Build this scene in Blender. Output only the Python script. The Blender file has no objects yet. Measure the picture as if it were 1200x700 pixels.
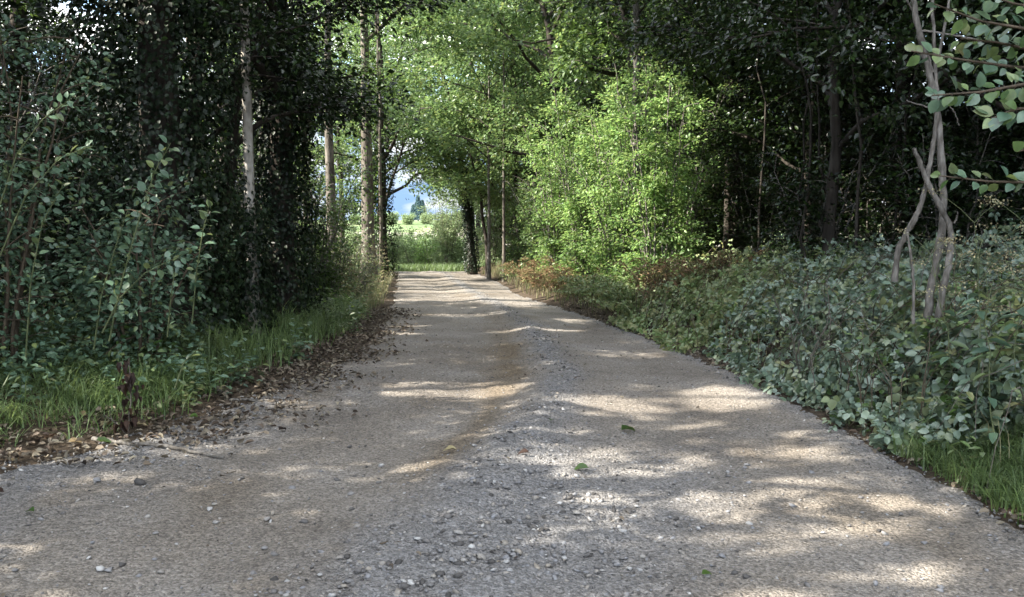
import bpy, math, random
import numpy as np
from mathutils import Vector, Matrix, Euler
rad = math.radians
sc = bpy.context.scene
COL = sc.collection
random.seed(7)
RS = np.random.RandomState

# ------------------------------------------------------------------ camera, sky, sun, exposure
F_PX, CX, CY = 1050.0, 600.0, 350.0
PITCH = math.atan(100.0 / F_PX)
CAM = np.array([0.0, 0.0, 1.5])
cam_d = bpy.data.cameras.new("camera")
cam_d.sensor_width = 36.0
cam_d.lens = 36.0 * F_PX / 1200.0
cam_d.clip_start = 0.05
cam_d.clip_end = 6000
cam = bpy.data.objects.new("camera", cam_d)
cam.location = CAM
cam.rotation_euler = (math.pi / 2 - PITCH, 0, 0)
COL.objects.link(cam)
sc.camera = cam

SUN = np.array([-0.80, -0.17, 0.60]); SUN /= np.linalg.norm(SUN)
SUN_EL = math.asin(SUN[2]); SUN_ROT = math.atan2(SUN[0], SUN[1])
world = bpy.data.worlds.new("World"); sc.world = world; world.use_nodes = True
wn, wl = world.node_tree.nodes, world.node_tree.links
wn.clear()
w_out = wn.new("ShaderNodeOutputWorld"); w_bg = wn.new("ShaderNodeBackground")
w_sky = wn.new("ShaderNodeTexSky"); w_sky.sky_type = 'NISHITA'; w_sky.sun_disc = False
w_sky.sun_elevation = SUN_EL; w_sky.sun_rotation = SUN_ROT
w_sky.air_density = 1.0; w_sky.dust_density = 0.1; w_sky.ozone_density = 1.5
w_tc = wn.new("ShaderNodeTexCoord"); w_map = wn.new("ShaderNodeMapping")
w_map.inputs['Scale'].default_value = (5.0, 5.0, 16.0)
w_map.inputs['Location'].default_value = (0.35, 0.0, -0.1)
w_noise = wn.new("ShaderNodeTexNoise"); w_noise.inputs['Scale'].default_value = 1.6
w_noise.inputs['Detail'].default_value = 6; w_noise.inputs['Roughness'].default_value = 0.55
w_ramp = wn.new("ShaderNodeValToRGB")
w_ramp.color_ramp.elements[0].position = 0.42; w_ramp.color_ramp.elements[1].position = 0.56
w_mix = wn.new("ShaderNodeMix"); w_mix.data_type = 'RGBA'
w_sep = wn.new("ShaderNodeSeparateXYZ"); w_el = wn.new("ShaderNodeMapRange"); w_el.interpolation_type = 'SMOOTHSTEP'
w_el.inputs[1].default_value = 0.04; w_el.inputs[2].default_value = 0.30
w_cl = wn.new("ShaderNodeMix"); w_cl.data_type = 'RGBA'; w_cl.inputs['A'].default_value = (1.25, 1.30, 1.36, 1); w_cl.inputs['B'].default_value = (6.5, 6.4, 6.2, 1)
w_lo = wn.new("ShaderNodeMix"); w_lo.data_type = 'RGBA'; w_lo.inputs['A'].default_value = (.42, .68, 1.10, 1)
wl.new(w_tc.outputs['Generated'], w_sep.inputs[0]); wl.new(w_sep.outputs[2], w_el.inputs[0])
wl.new(w_el.outputs[0], w_cl.inputs['Factor']); wl.new(w_el.outputs[0], w_lo.inputs['Factor'])
wl.new(w_sky.outputs[0], w_lo.inputs['B']); wl.new(w_lo.outputs['Result'], w_mix.inputs['A']); wl.new(w_cl.outputs['Result'], w_mix.inputs['B'])
wl.new(w_tc.outputs['Generated'], w_map.inputs['Vector']); wl.new(w_map.outputs[0], w_noise.inputs['Vector'])
wl.new(w_noise.outputs[0], w_ramp.inputs[0]); wl.new(w_ramp.outputs[0], w_mix.inputs['Factor'])
wl.new(w_mix.outputs['Result'], w_bg.inputs[0])
w_bg.inputs[1].default_value = 0.15
wl.new(w_bg.outputs[0], w_out.inputs[0])

sun_d = bpy.data.lights.new("sun", 'SUN'); sun_d.energy = 3.5; sun_d.angle = rad(0.53)
sun_d.color = (1.0, 0.93, 0.82)
sun = bpy.data.objects.new("sun", sun_d); COL.objects.link(sun)
sun.rotation_euler = Vector(-SUN).to_track_quat('-Z', 'Y').to_euler()
sun.location = (-20, -5, 20)

sc.view_settings.view_transform = 'Standard'; sc.view_settings.look = 'None'
sc.view_settings.gamma = 1.0; sc.view_settings.use_curve_mapping = False
sc.view_settings.exposure = 2.75
sc.cycles.max_bounces = 5; sc.cycles.diffuse_bounces = 2; sc.cycles.glossy_bounces = 2
sc.cycles.transmission_bounces = 3; sc.cycles.transparent_max_bounces = 4
sc.cycles.sample_clamp_indirect = 4.0
sc.cycles.use_adaptive_sampling = False

# ------------------------------------------------------------------ materials
def new_mat(name):
    m = bpy.data.materials.new(name); m.use_nodes = True
    n, l = m.node_tree.nodes, m.node_tree.links
    n.clear()
    out = n.new("ShaderNodeOutputMaterial"); b = n.new("ShaderNodeBsdfPrincipled")
    l.new(b.outputs[0], out.inputs[0])
    return m, n, l, b, out

def ramp(n, cols):
    r = n.new("ShaderNodeValToRGB"); e = r.color_ramp.elements
    while len(e) < len(cols): e.new(0.5)
    for k, (p, c) in enumerate(cols):
        e[k].position = p; e[k].color = (*c, 1)
    return r

def leaf_mat(name, cols, trans=0.3, rough=0.45, spec=0.5, tcol=None):
    """colour from a per-leaf random number, light passing through the blade"""
    m, n, l, b, out = new_mat(name)
    at = n.new("ShaderNodeAttribute"); at.attribute_name = "rnd"
    oi = n.new("ShaderNodeObjectInfo")
    ad = n.new("ShaderNodeMath"); ad.operation = 'ADD'
    fr = n.new("ShaderNodeMath"); fr.operation = 'FRACT'
    l.new(at.outputs['Fac'], ad.inputs[0]); l.new(oi.outputs['Random'], ad.inputs[1]); l.new(ad.outputs[0], fr.inputs[0])
    k = len(cols)
    r = ramp(n, [(i / (k - 1), c) for i, c in enumerate(cols)])
    l.new(fr.outputs[0], r.inputs[0])
    tc = n.new("ShaderNodeTexCoord"); ns = n.new("ShaderNodeTexNoise"); ns.inputs['Scale'].default_value = 1.1
    ns.inputs['Detail'].default_value = 3
    hs = n.new("ShaderNodeHueSaturation"); mr = n.new("ShaderNodeMapRange")
    l.new(tc.outputs['Object'], ns.inputs['Vector']); l.new(ns.outputs[0], mr.inputs[0])
    mr.inputs[1].default_value = 0.3; mr.inputs[2].default_value = 0.7
    mr.inputs[3].default_value = 0.7; mr.inputs[4].default_value = 1.3
    l.new(r.outputs[0], hs.inputs['Color']); l.new(mr.outputs[0], hs.inputs['Value'])
    l.new(hs.outputs[0], b.inputs['Base Color'])
    b.inputs['Roughness'].default_value = rough
    b.inputs['Specular IOR Level'].default_value = spec
    if trans > 0:
        t = n.new("ShaderNodeBsdfTranslucent"); mx = n.new("ShaderNodeMixShader")
        h2 = n.new("ShaderNodeHueSaturation"); h2.inputs['Hue'].default_value = 0.48
        h2.inputs['Saturation'].default_value = 1.0; h2.inputs['Value'].default_value = 1.9
        l.new(hs.outputs[0], h2.inputs['Color']); l.new(h2.outputs[0], t.inputs[0])
        mx.inputs[0].default_value = trans
        l.new(b.outputs[0], mx.inputs[1]); l.new(t.outputs[0], mx.inputs[2]); l.new(mx.outputs[0], out.inputs[0])
    return m

def bark_mat(name, cols, scale=9.0, stretch=0.18, bump=0.6, rough=0.9):
    m, n, l, b, out = new_mat(name)
    tc = n.new("ShaderNodeTexCoord"); mp = n.new("ShaderNodeMapping")
    mp.inputs['Scale'].default_value = (1, 1, stretch)
    ns = n.new("ShaderNodeTexNoise"); ns.inputs['Scale'].default_value = scale * 3; ns.inputs['Detail'].default_value = 6
    n2 = n.new("ShaderNodeTexNoise"); n2.inputs['Scale'].default_value = scale * 0.35; n2.inputs['Detail'].default_value = 3
    mx = n.new("ShaderNodeMath"); mx.operation = 'ADD'
    ml = n.new("ShaderNodeMath"); ml.operation = 'MULTIPLY'; ml.inputs[1].default_value = 0.5
    l.new(tc.outputs['Object'], mp.inputs[0]); l.new(mp.outputs[0], ns.inputs['Vector']); l.new(tc.outputs['Object'], n2.inputs['Vector'])
    l.new(ns.outputs[0], mx.inputs[0]); l.new(n2.outputs[0], mx.inputs[1]); l.new(mx.outputs[0], ml.inputs[0])
    k = len(cols)
    r = ramp(n, [(0.36 + 0.28 * i / (k - 1), c) for i, c in enumerate(cols)])
    l.new(ml.outputs[0], r.inputs[0]); l.new(r.outputs[0], b.inputs['Base Color'])
    bp = n.new("ShaderNodeBump"); bp.inputs['Strength'].default_value = bump; bp.inputs['Distance'].default_value = 0.02
    l.new(ns.outputs[0], bp.inputs['Height']); l.new(bp.outputs[0], b.inputs['Normal'])
    b.inputs['Roughness'].default_value = rough; b.inputs['Specular IOR Level'].default_value = 0.2
    return m

M = {}
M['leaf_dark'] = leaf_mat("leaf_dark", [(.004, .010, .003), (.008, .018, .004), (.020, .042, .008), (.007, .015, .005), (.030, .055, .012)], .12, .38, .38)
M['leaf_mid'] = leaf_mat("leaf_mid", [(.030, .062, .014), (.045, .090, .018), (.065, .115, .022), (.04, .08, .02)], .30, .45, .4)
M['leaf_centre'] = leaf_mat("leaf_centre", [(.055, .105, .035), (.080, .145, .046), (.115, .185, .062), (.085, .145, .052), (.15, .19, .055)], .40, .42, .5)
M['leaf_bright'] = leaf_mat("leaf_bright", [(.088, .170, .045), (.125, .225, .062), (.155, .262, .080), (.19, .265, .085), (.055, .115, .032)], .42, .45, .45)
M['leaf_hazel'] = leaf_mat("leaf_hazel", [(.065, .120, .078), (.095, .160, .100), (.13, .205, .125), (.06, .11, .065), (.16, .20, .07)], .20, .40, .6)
M['leaf_young'] = leaf_mat("leaf_young", [(.10, .16, .055), (.14, .20, .07), (.17, .22, .10), (.20, .20, .08), (.12, .17, .08)], .2, .5, .5)
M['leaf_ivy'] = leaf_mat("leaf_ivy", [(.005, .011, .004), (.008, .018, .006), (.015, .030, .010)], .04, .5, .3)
M['leaf_bramble'] = leaf_mat("leaf_bramble", [(.10, .150, .10), (.14, .195, .14), (.175, .235, .175), (.10, .15, .08), (.18, .21, .11), (.04, .07, .035)], .12, .40, .7)
M['leaf_scrub'] = leaf_mat("leaf_scrub", [(.12, .175, .08), (.16, .22, .10), (.20, .25, .12)], .25, .6, .3)
M['bracken'] = leaf_mat("bracken", [(.11, .065, .035), (.19, .12, .065), (.25, .18, .10), (.10, .12, .04), (.17, .17, .07), (.12, .08, .045)], .25, .7, .2)
M['grass'] = leaf_mat("grass_blade", [(.06, .10, .035), (.09, .14, .045), (.12, .18, .06), (.07, .11, .05)], .3, .5, .4)
M['grass_pale'] = leaf_mat("grass_pale", [(.11, .13, .05), (.18, .17, .09), (.22, .20, .12), (.08, .12, .04)], .3, .6, .2)
M['litter'] = leaf_mat("leaf_litter", [(.035, .024, .016), (.06, .044, .032), (.10, .075, .052), (.17, .14, .10), (.045, .035, .027), (.24, .21, .15), (.06, .04, .03)], .05, .7, .3)
M['fallen'] = leaf_mat("fallen_leaf", [(.22, .19, .10), (.16, .10, .05), (.28, .24, .13), (.10, .06, .035)], .1, .6, .3)
M['dead_leaf'] = leaf_mat("dead_leaf", [(.015, .009, .007), (.030, .017, .012), (.055, .032, .02)], .05, .7, .2)
M['fir'] = leaf_mat("fir_needles", [(.05, .09, .09), (.07, .12, .12)], .0, .8, .1)
M['umbel'] = leaf_mat("umbel_seed", [(.26, .22, .12), (.34, .32, .20)], .1, .8, .2)
M['bark_dark'] = bark_mat("bark_dark", [(.018, .015, .012), (.038, .032, .026), (.065, .056, .045)])
M['bark_pale'] = bark_mat("bark_pale", [(.12, .11, .09), (.30, .28, .24), (.46, .44, .40)], 6, .5)
M['bark_tan'] = bark_mat("bark_tan", [(.05, .043, .035), (.11, .097, .08), (.19, .17, .145)], 7, .3, .9)
M['bark_stem'] = bark_mat("bark_stem", [(.06, .053, .045), (.13, .118, .102), (.23, .212, .188)], 14, .4)
M['twig'] = bark_mat("twig", [(.05, .04, .028), (.11, .085, .06)], 20, .5)
M['green_stem'] = bark_mat("green_stem", [(.07, .09, .04), (.14, .16, .08)], 20, .5, .2)

def stone_mat(name):
    m, n, l, b, out = new_mat(name)
    at = n.new("ShaderNodeAttribute"); at.attribute_name = "rnd"
    oi = n.new("ShaderNodeObjectInfo"); ad = n.new("ShaderNodeMath"); ad.operation = 'ADD'
    fr = n.new("ShaderNodeMath"); fr.operation = 'FRACT'
    l.new(at.outputs['Fac'], ad.inputs[0]); l.new(oi.outputs['Random'], ad.inputs[1]); l.new(ad.outputs[0], fr.inputs[0])
    r = ramp(n, [(0, (.04, .037, .034)), (.35, (.14, .132, .125)), (.6, (.20, .20, .205)), (.8, (.235, .21, .175)), (.95, (.28, .275, .265)), (1, (.42, .41, .39))])
    tc = n.new("ShaderNodeTexCoord"); ns = n.new("ShaderNodeTexNoise"); ns.inputs['Scale'].default_value = 60
    mx = n.new("ShaderNodeMix"); mx.data_type = 'RGBA'; mx.blend_type = 'MULTIPLY'; mx.inputs['Factor'].default_value = .6
    l.new(fr.outputs[0], r.inputs[0]); l.new(tc.outputs['Object'], ns.inputs['Vector'])
    l.new(r.outputs[0], mx.inputs['A']); l.new(ns.outputs[0], mx.inputs['B'])
    g = n.new("ShaderNodeHueSaturation"); g.inputs['Value'].default_value = 1.35
    l.new(mx.outputs['Result'], g.inputs['Color']); l.new(g.outputs[0], b.inputs['Base Color'])
    b.inputs['Roughness'].default_value = .8; b.inputs['Specular IOR Level'].default_value = .35
    return m
M['stone'] = stone_mat("gravel_stone")

# track surface: dusty compacted earth, grey loose grit, brown worn rut
m, n, l, b, out = new_mat("track_surface"); M['track'] = m
aL = n.new("ShaderNodeAttribute"); aL.attribute_name = "loose"
aR = n.new("ShaderNodeAttribute"); aR.attribute_name = "rut"
tc = n.new("ShaderNodeTexCoord")
nA = n.new("ShaderNodeTexNoise"); nA.inputs['Scale'].default_value = 1.1; nA.inputs['Detail'].default_value = 6
nB = n.new("ShaderNodeTexNoise"); nB.inputs['Scale'].default_value = 45; nB.inputs['Detail'].default_value = 6; nB.inputs['Roughness'].default_value = .7
vA = n.new("ShaderNodeTexVoronoi"); vA.inputs['Scale'].default_value = 95
vB = n.new("ShaderNodeTexVoronoi"); vB.inputs['Scale'].default_value = 38
for q in (nA, nB, vA, vB): l.new(tc.outputs['Object'], q.inputs['Vector'])
rA = ramp(n, [(.3, (.155, .136, .115)), (.5, (.205, .184, .158)), (.7, (.25, .23, .205))])
l.new(nA.outputs[0], rA.inputs[0])
mG = n.new("ShaderNodeMix"); mG.data_type = 'RGBA'; mG.inputs['B'].default_value = (.185, .180, .175, 1)
l.new(aL.outputs['Fac'], mG.inputs['Factor']); l.new(rA.outputs[0], mG.inputs['A'])
mR = n.new("ShaderNodeMix"); mR.data_type = 'RGBA'; mR.inputs['B'].default_value = (.145, .115, .080, 1)
l.new(aR.outputs['Fac'], mR.inputs['Factor']); l.new(mG.outputs['Result'], mR.inputs['A'])
rB = ramp(n, [(.32, (.42, .40, .38)), (.47, (.9, .9, .9)), (.55, (1, 1, 1)), (.70, (1.4, 1.38, 1.35))])
l.new(nB.outputs[0], rB.inputs[0])
mM = n.new("ShaderNodeMix"); mM.data_type = 'RGBA'; mM.blend_type = 'MULTIPLY'; mM.inputs['Factor'].default_value = .9
l.new(mR.outputs['Result'], mM.inputs['A']); l.new(rB.outputs[0], mM.inputs['B'])
# individual grains vary in tone
gv = n.new("ShaderNodeHueSaturation"); gr = n.new("ShaderNodeMapRange"); gr.inputs[3].default_value = .6; gr.inputs[4].default_value = 1.3
sp = n.new("ShaderNodeSeparateColor"); l.new(vA.outputs['Color'], sp.inputs[0]); l.new(sp.outputs[0], gr.inputs[0])
l.new(mM.outputs['Result'], gv.inputs['Color']); l.new(gr.outputs[0], gv.inputs['Value']); l.new(gv.outputs[0], b.inputs['Base Color'])
b.inputs['Roughness'].default_value = .95; b.inputs['Specular IOR Level'].default_value = .15
b1 = n.new("ShaderNodeBump"); b1.inputs['Distance'].default_value = .008; b1.inputs['Strength'].default_value = .8; b1.invert = True
b2 = n.new("ShaderNodeBump"); b2.inputs['Distance'].default_value = .010; b2.inputs['Strength'].default_value = .6; b2.invert = True
b3 = n.new("ShaderNodeBump"); b3.inputs['Distance'].default_value = .012; b3.inputs['Strength'].default_value = .6
l.new(vA.outputs['Distance'], b1.inputs['Height']); l.new(vB.outputs['Distance'], b2.inputs['Height']); l.new(nB.outputs[0], b3.inputs['Height'])
l.new(b1.outputs[0], b2.inputs['Normal']); l.new(b2.outputs[0], b3.inputs['Normal']); l.new(b3.outputs[0], b.inputs['Normal'])

# woodland floor near, meadow and fields far off
m, n, l, b, out = new_mat("ground_soil"); M['ground'] = m
tc = n.new("ShaderNodeTexCoord"); sx = n.new("ShaderNodeSeparateXYZ"); l.new(tc.outputs['Object'], sx.inputs[0])
nA = n.new("ShaderNodeTexNoise"); nA.inputs['Scale'].default_value = 14; nA.inputs['Detail'].default_value = 8; nA.inputs['Roughness'].default_value = .7
l.new(tc.outputs['Object'], nA.inputs['Vector'])
rS = ramp(n, [(.3, (.022, .017, .012)), (.5, (.055, .042, .030)), (.7, (.11, .085, .06))]); l.new(nA.outputs[0], rS.inputs[0])
mr = n.new("ShaderNodeMapRange"); mr.inputs[1].default_value = 41; mr.inputs[2].default_value = 50; l.new(sx.outputs[1], mr.inputs[0])
nF = n.new("ShaderNodeTexNoise"); nF.inputs['Scale'].default_value = .02; nF.inputs['Detail'].default_value = 3; l.new(tc.outputs['Object'], nF.inputs['Vector'])
rF = ramp(n, [(.35, (.08, .12, .05)), (.55, (.11, .15, .06)), (.62, (.16, .16, .09))]); l.new(nF.outputs[0], rF.inputs[0])
mx = n.new("ShaderNodeMix"); mx.data_type = 'RGBA'; l.new(mr.outputs[0], mx.inputs['Factor'])
l.new(rS.outputs[0], mx.inputs['A']); l.new(rF.outputs[0], mx.inputs['B']); l.new(mx.outputs['Result'], b.inputs['Base Color'])
b.inputs['Roughness'].default_value = 1; b.inputs['Specular IOR Level'].default_value = .1
bp = n.new("ShaderNodeBump"); bp.inputs['Distance'].default_value = .03; bp.inputs['Strength'].default_value = .8
l.new(nA.outputs[0], bp.inputs['Height']); l.new(bp.outputs[0], b.inputs['Normal'])

m, n, l, b, out = new_mat("stubble"); M['stubble'] = m
nA = n.new("ShaderNodeTexNoise"); nA.inputs['Scale'].default_value = .3; nA.inputs['Detail'].default_value = 6
rS = ramp(n, [(.3, (.13, .115, .08)), (.7, (.18, .155, .115))]); l.new(nA.outputs[0], rS.inputs[0]); l.new(rS.outputs[0], b.inputs['Base Color'])
b.inputs['Roughness'].default_value = 1

# ------------------------------------------------------------------ object helpers
def mesh_from(name, V, faces, mat, attrs=None, smooth=False):
    """V (n,3); faces: list of (m,k) index arrays; attrs: dict of per-vertex floats"""
    V = np.asarray(V, dtype=np.float32); me = bpy.data.meshes.new(name)
    me.vertices.add(len(V)); me.vertices.foreach_set("co", V.ravel())
    tot = np.concatenate([np.full(len(f), f.shape[1], dtype=np.int32) for f in faces])
    idx = np.concatenate([np.asarray(f, dtype=np.int32).ravel() for f in faces])
    me.loops.add(len(idx)); me.loops.foreach_set("vertex_index", idx)
    me.polygons.add(len(tot))
    st = np.zeros(len(tot), dtype=np.int32); st[1:] = np.cumsum(tot)[:-1]
    me.polygons.foreach_set("loop_start", st)
    try: me.polygons.foreach_set("loop_total", tot)
    except Exception: pass
    if smooth: me.polygons.foreach_set("use_smooth", np.ones(len(tot), dtype=bool))
    for k, a in (attrs or {}).items():
        at = me.attributes.new(k, 'FLOAT', 'POINT'); at.data.foreach_set("value", np.asarray(a, dtype=np.float32))
    me.update(calc_edges=True); me.validate()
    if mat: me.materials.append(mat)
    return me

def link(name, me, parent=None, loc=None):
    o = bpy.data.objects.new(name, me); COL.objects.link(o)
    if parent is not None: o.parent = parent
    if loc is not None: o.location = loc
    return o

def tag(o, label=None, cat=None, group=None, kind=None):
    if label: o['label'] = label
    if cat: o['category'] = cat
    if group: o['group'] = group
    if kind: o['kind'] = kind
    return o

def thing(name, label, cat, loc, group=None):
    o = bpy.data.objects.new(name, None); COL.objects.link(o); o.location = loc
    o.empty_display_size = .2
    return tag(o, label, cat, group)

def dup(root, loc, rz=0.0, s=1.0, label=None):
    r = root.copy(); COL.objects.link(r); r.location = loc; r.rotation_euler = (0, 0, rz); r.scale = (s, s, s)
    if label: r['label'] = label
    for ch in list(root.children):
        c = ch.copy(); COL.objects.link(c); c.parent = r
        for g in ch.children:
            d = g.copy(); COL.objects.link(d); d.parent = c
    return r

# ------------------------------------------------------------------ terrain
_ty = np.linspace(-40, 70, 1101)
def _sm(ys, xs, w=8):
    v = np.interp(_ty, ys, xs); k = np.exp(-np.linspace(-2, 2, 2 * w + 1) ** 2); k /= k.sum()
    return np.convolve(np.pad(v, w, mode='edge'), k, mode='valid')
_XR = _sm([-40, 3, 4.26, 5.1, 6.3, 8.36, 11.3, 15.4, 22, 29.6, 38.5, 46, 55, 70], [2.9, 2.5, 2.43, 2.39, 2.33, 2.15, 1.83, 1.32, .21, -.45, -1.54, -3.2, -5.5, -9])
_XL = _sm([-40, 3, 5.2, 5.83, 7.0, 8.36, 11.3, 15.4, 22, 29.6, 38.5, 46, 55, 70], [-3.6, -3.4, -3.0, -2.5, -2.08, -1.85, -1.76, -2.1, -2.9, -3.8, -4.9, -6.5, -8.8, -12])
_RG = _sm([-40, 0, 3, 3.66, 4.5, 5.6, 6.7, 8.36, 11.3, 15.4, 22, 38, 70], [-1.2, -1.2, -.85, -.6, -.28, .03, .25, .40, .36, 0, -.94, -2.9, -10])
def xr(y): return np.interp(y, _ty, _XR)
def xl(y): return np.interp(y, _ty, _XL)
def xg(y): return np.interp(y, _ty, _RG)
_zy = np.concatenate([np.linspace(-3000, 8, 5), np.linspace(9, 61, 105), [70, 90, 120, 200, 330, 420, 520, 800, 3000]])
def _zf(y):
    z = np.where(y < 8, 0, -.035 * (y - 8)); z = z - np.where(y > 40, .006 * (y - 40) ** 2, 0); return z
_zz = _zf(_zy[:110]); _zz = np.concatenate([_zz, [-6.2, -8.2, -9.2, -8.6, -5.2, -2.7, -2.4, -14, -60]])
def zr(y): return np.interp(y, _zy, _zz)

_H = RS(3).rand(256, 256)
def vnoise(x, y):
    xi = np.floor(x).astype(int); yi = np.floor(y).astype(int); fx = x - xi; fy = y - yi
    fx = fx * fx * (3 - 2 * fx); fy = fy * fy * (3 - 2 * fy)
    g = lambda a, b_: _H[a & 255, b_ & 255]
    return (g(xi, yi) * (1 - fx) + g(xi + 1, yi) * fx) * (1 - fy) + (g(xi, yi + 1) * (1 - fx) + g(xi + 1, yi + 1) * fx) * fy
def fbm(x, y, o=4):
    s = 0; a = .5; t = 0
    for k in range(o):
        s = s + a * vnoise(x * 2 ** k + 17.3 * k, y * 2 ** k + 9.1 * k); t += a; a *= .5
    return s / t
def sstep(a, b, x):
    t = np.clip((x - a) / (b - a), 0, 1); return t * t * (3 - 2 * t)

def T(x, y):
    """height of the ground beside the track"""
    x = np.asarray(x, float); y = np.asarray(y, float)
    dl = np.clip(xl(y) - x, 0, 30); dr = np.clip(x - xr(y), 0, 30)
    w = 1 - sstep(41, 47, y)
    bank = sstep(0, .9, dr) * .22 + sstep(.4, 3.5, dr) * .30 + sstep(3, 12, dr) * .3 + sstep(.1, 1.2, dl) * .07 + sstep(1, 5, dl) * .30 + sstep(4, 14, dl) * .4
    return zr(y) + w * bank + (fbm(x * .9 + 50, y * .9 + 50) - .5) * .10 * np.clip((dl + dr) * 2, .0, 1)
def road_z(x, y):
    xc = xg(y); d = x - xc
    z = zr(y) + .04 * np.exp(-(d / .22) ** 2) * sstep(3.6, 6, y) * (1 - .7 * sstep(12, 20, y)) + .012 * np.exp(-(d / .30) ** 2)
    z = z - .022 * np.exp(-((d + .75) / .32) ** 2) - .018 * np.exp(-((d - 1.0) / .35) ** 2)
    z = z + (fbm(x * 1.1 + 9, y * .5 + 3, 2) - .5) * (.04 - .03 * sstep(7, 14, y))
    return z

def cam_dir(px, py):
    v = np.array([(px - CX) / F_PX, 1.0, -(py - CY) / F_PX]); c, s = math.cos(PITCH), math.sin(PITCH)
    return np.array([v[0], v[1] * c + v[2] * s, -v[1] * s + v[2] * c])
def at(px, py, Y):
    d = cam_dir(px, py); return CAM + d * (Y / d[1])
def on_ground(px, py):
    d = cam_dir(px, py); t = .5
    while t < 80:
        p = CAM + d * t
        g = float(T(p[0], p[1])) if (p[0] > xr(p[1]) or p[0] < xl(p[1])) else float(road_z(p[0], p[1]))
        if p[2] <= g: return np.array([p[0], p[1], g])
        t += .01
    return CAM + d * 80
def gz(x, y):
    return float(T(x, y)) if (x > xr(y) or x < xl(y)) else float(road_z(x, y))

# ground sheet out to the horizon
def graded(lo, hi, step, far, g=1.25):
    c = list(np.arange(lo, hi + 1e-6, step)); s = step
    while c[-1] < far: s *= g; c.append(c[-1] + s)
    s = step
    while c[0] > -far: s *= g; c.insert(0, c[0] - s)
    return np.array(c)
gx = graded(-11, 11, .25, 3000); gy = graded(-4, 48, .25, 3200, 1.12)
X, Y = np.meshgrid(gx, gy); Z = T(X, Y)
Z = Z - .09 * sstep(0, .35, X - xl(Y)) * sstep(0, .35, xr(Y) - X)
# rolling relief far away
Z = Z + np.where(Y > 100, (fbm(X * .006, Y * .006) - .5) * 3.0 * np.clip((Y - 100) / 300, 0, 1), 0)
nx_, ny_ = len(gx), len(gy)
I = np.arange(nx_ * ny_).reshape(ny_, nx_)
Q = np.stack([I[:-1, :-1], I[:-1, 1:], I[1:, 1:], I[1:, :-1]], -1).reshape(-1, 4)
g = link("ground", mesh_from("ground", np.stack([X, Y, Z], -1).reshape(-1, 3), [Q], M['ground'], smooth=True)); tag(g, kind='structure')

# stubble field strip on the far slope
sx_ = np.linspace(-70, 60, 40); sy_ = np.linspace(205, 330, 20); X, Y = np.meshgrid(sx_, sy_)
Z = T(X, Y) + (fbm(X * .006, Y * .006) - .5) * 3.0 * np.clip((Y - 100) / 300, 0, 1) + .25
I = np.arange(X.size).reshape(X.shape); Q = np.stack([I[:-1, :-1], I[:-1, 1:], I[1:, 1:], I[1:, :-1]], -1).reshape(-1, 4)
tag(link("field", mesh_from("field", np.stack([X, Y, Z], -1).reshape(-1, 3), [Q], M['stubble'], smooth=True)), kind='structure')

# track
ys = [-4.0]
while ys[-1] < 52:
    y_ = ys[-1]; ys.append(y_ + (.05 if y_ < 3 else .02 if y_ < 7 else .02 * (y_ / 7) ** 1.6))
ys = np.array(ys); ts = np.linspace(-.04, 1.04, 180)
Yg, Tg = np.meshgrid(ys, ts, indexing='ij')
ed = (fbm(Yg * 1.7, Yg * 0 + 3.3) - .5) * .35 * (1 - Tg) + (fbm(Yg * 1.7, Yg * 0 + 13.3) - .5) * .22 * Tg
Xg = xl(Yg) + (xr(Yg) - xl(Yg)) * Tg + ed * (np.abs(Tg - .5) * 2) ** 6
Dg = Xg - xg(Yg)
wob = (fbm(Xg * 2.5 + 30, Yg * 1.2, 4) - .5)
RW = .17 + .19 * sstep(7, 5, Yg)
loose = np.exp(-((Dg + wob * .4 - .05) / RW) ** 2) + sstep(.75, 1.0, 1 - Tg + wob * .25) * .9 * (1 - sstep(7, 9, Yg)) + sstep(6.5, 4.2, Yg) * sstep(.0, .25, Dg + wob * .4) * sstep(1.7, .9, Dg) * .9 + sstep(.93, .99, Tg) * .7
loose = np.clip(loose, 0, 1)
rut = np.clip(np.exp(-((Dg + .42 + wob * .3) / .16) ** 2) * sstep(4.5, 5.6, Yg) * sstep(16, 10, Yg) * .75 + sstep(.62, .72, fbm(Xg * 1.1 + 70, Yg * .7 + 8)) * .35, 0, 1)
micro = (fbm(Xg * 9, Yg * 9, 4) - .5) * (.018 + .022 * loose) + (fbm(Xg * 34 + 5, Yg * 34, 2) - .5) * (.006 + .012 * loose)
Zg = road_z(Xg, Yg) + micro
Zg = Zg - .12 * (1 - sstep(-.04, .012, Tg)) - .12 * sstep(.988, 1.04, Tg)
I = np.arange(Xg.size).reshape(Xg.shape); Q = np.stack([I[:-1, :-1], I[:-1, 1:], I[1:, 1:], I[1:, :-1]], -1).reshape(-1, 4)
tag(link("track", mesh_from("track", np.stack([Xg, Yg, Zg], -1).reshape(-1, 3), [Q], M['track'], {'loose': loose.ravel(), 'rut': rut.ravel()}, smooth=True)), kind='structure')

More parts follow.
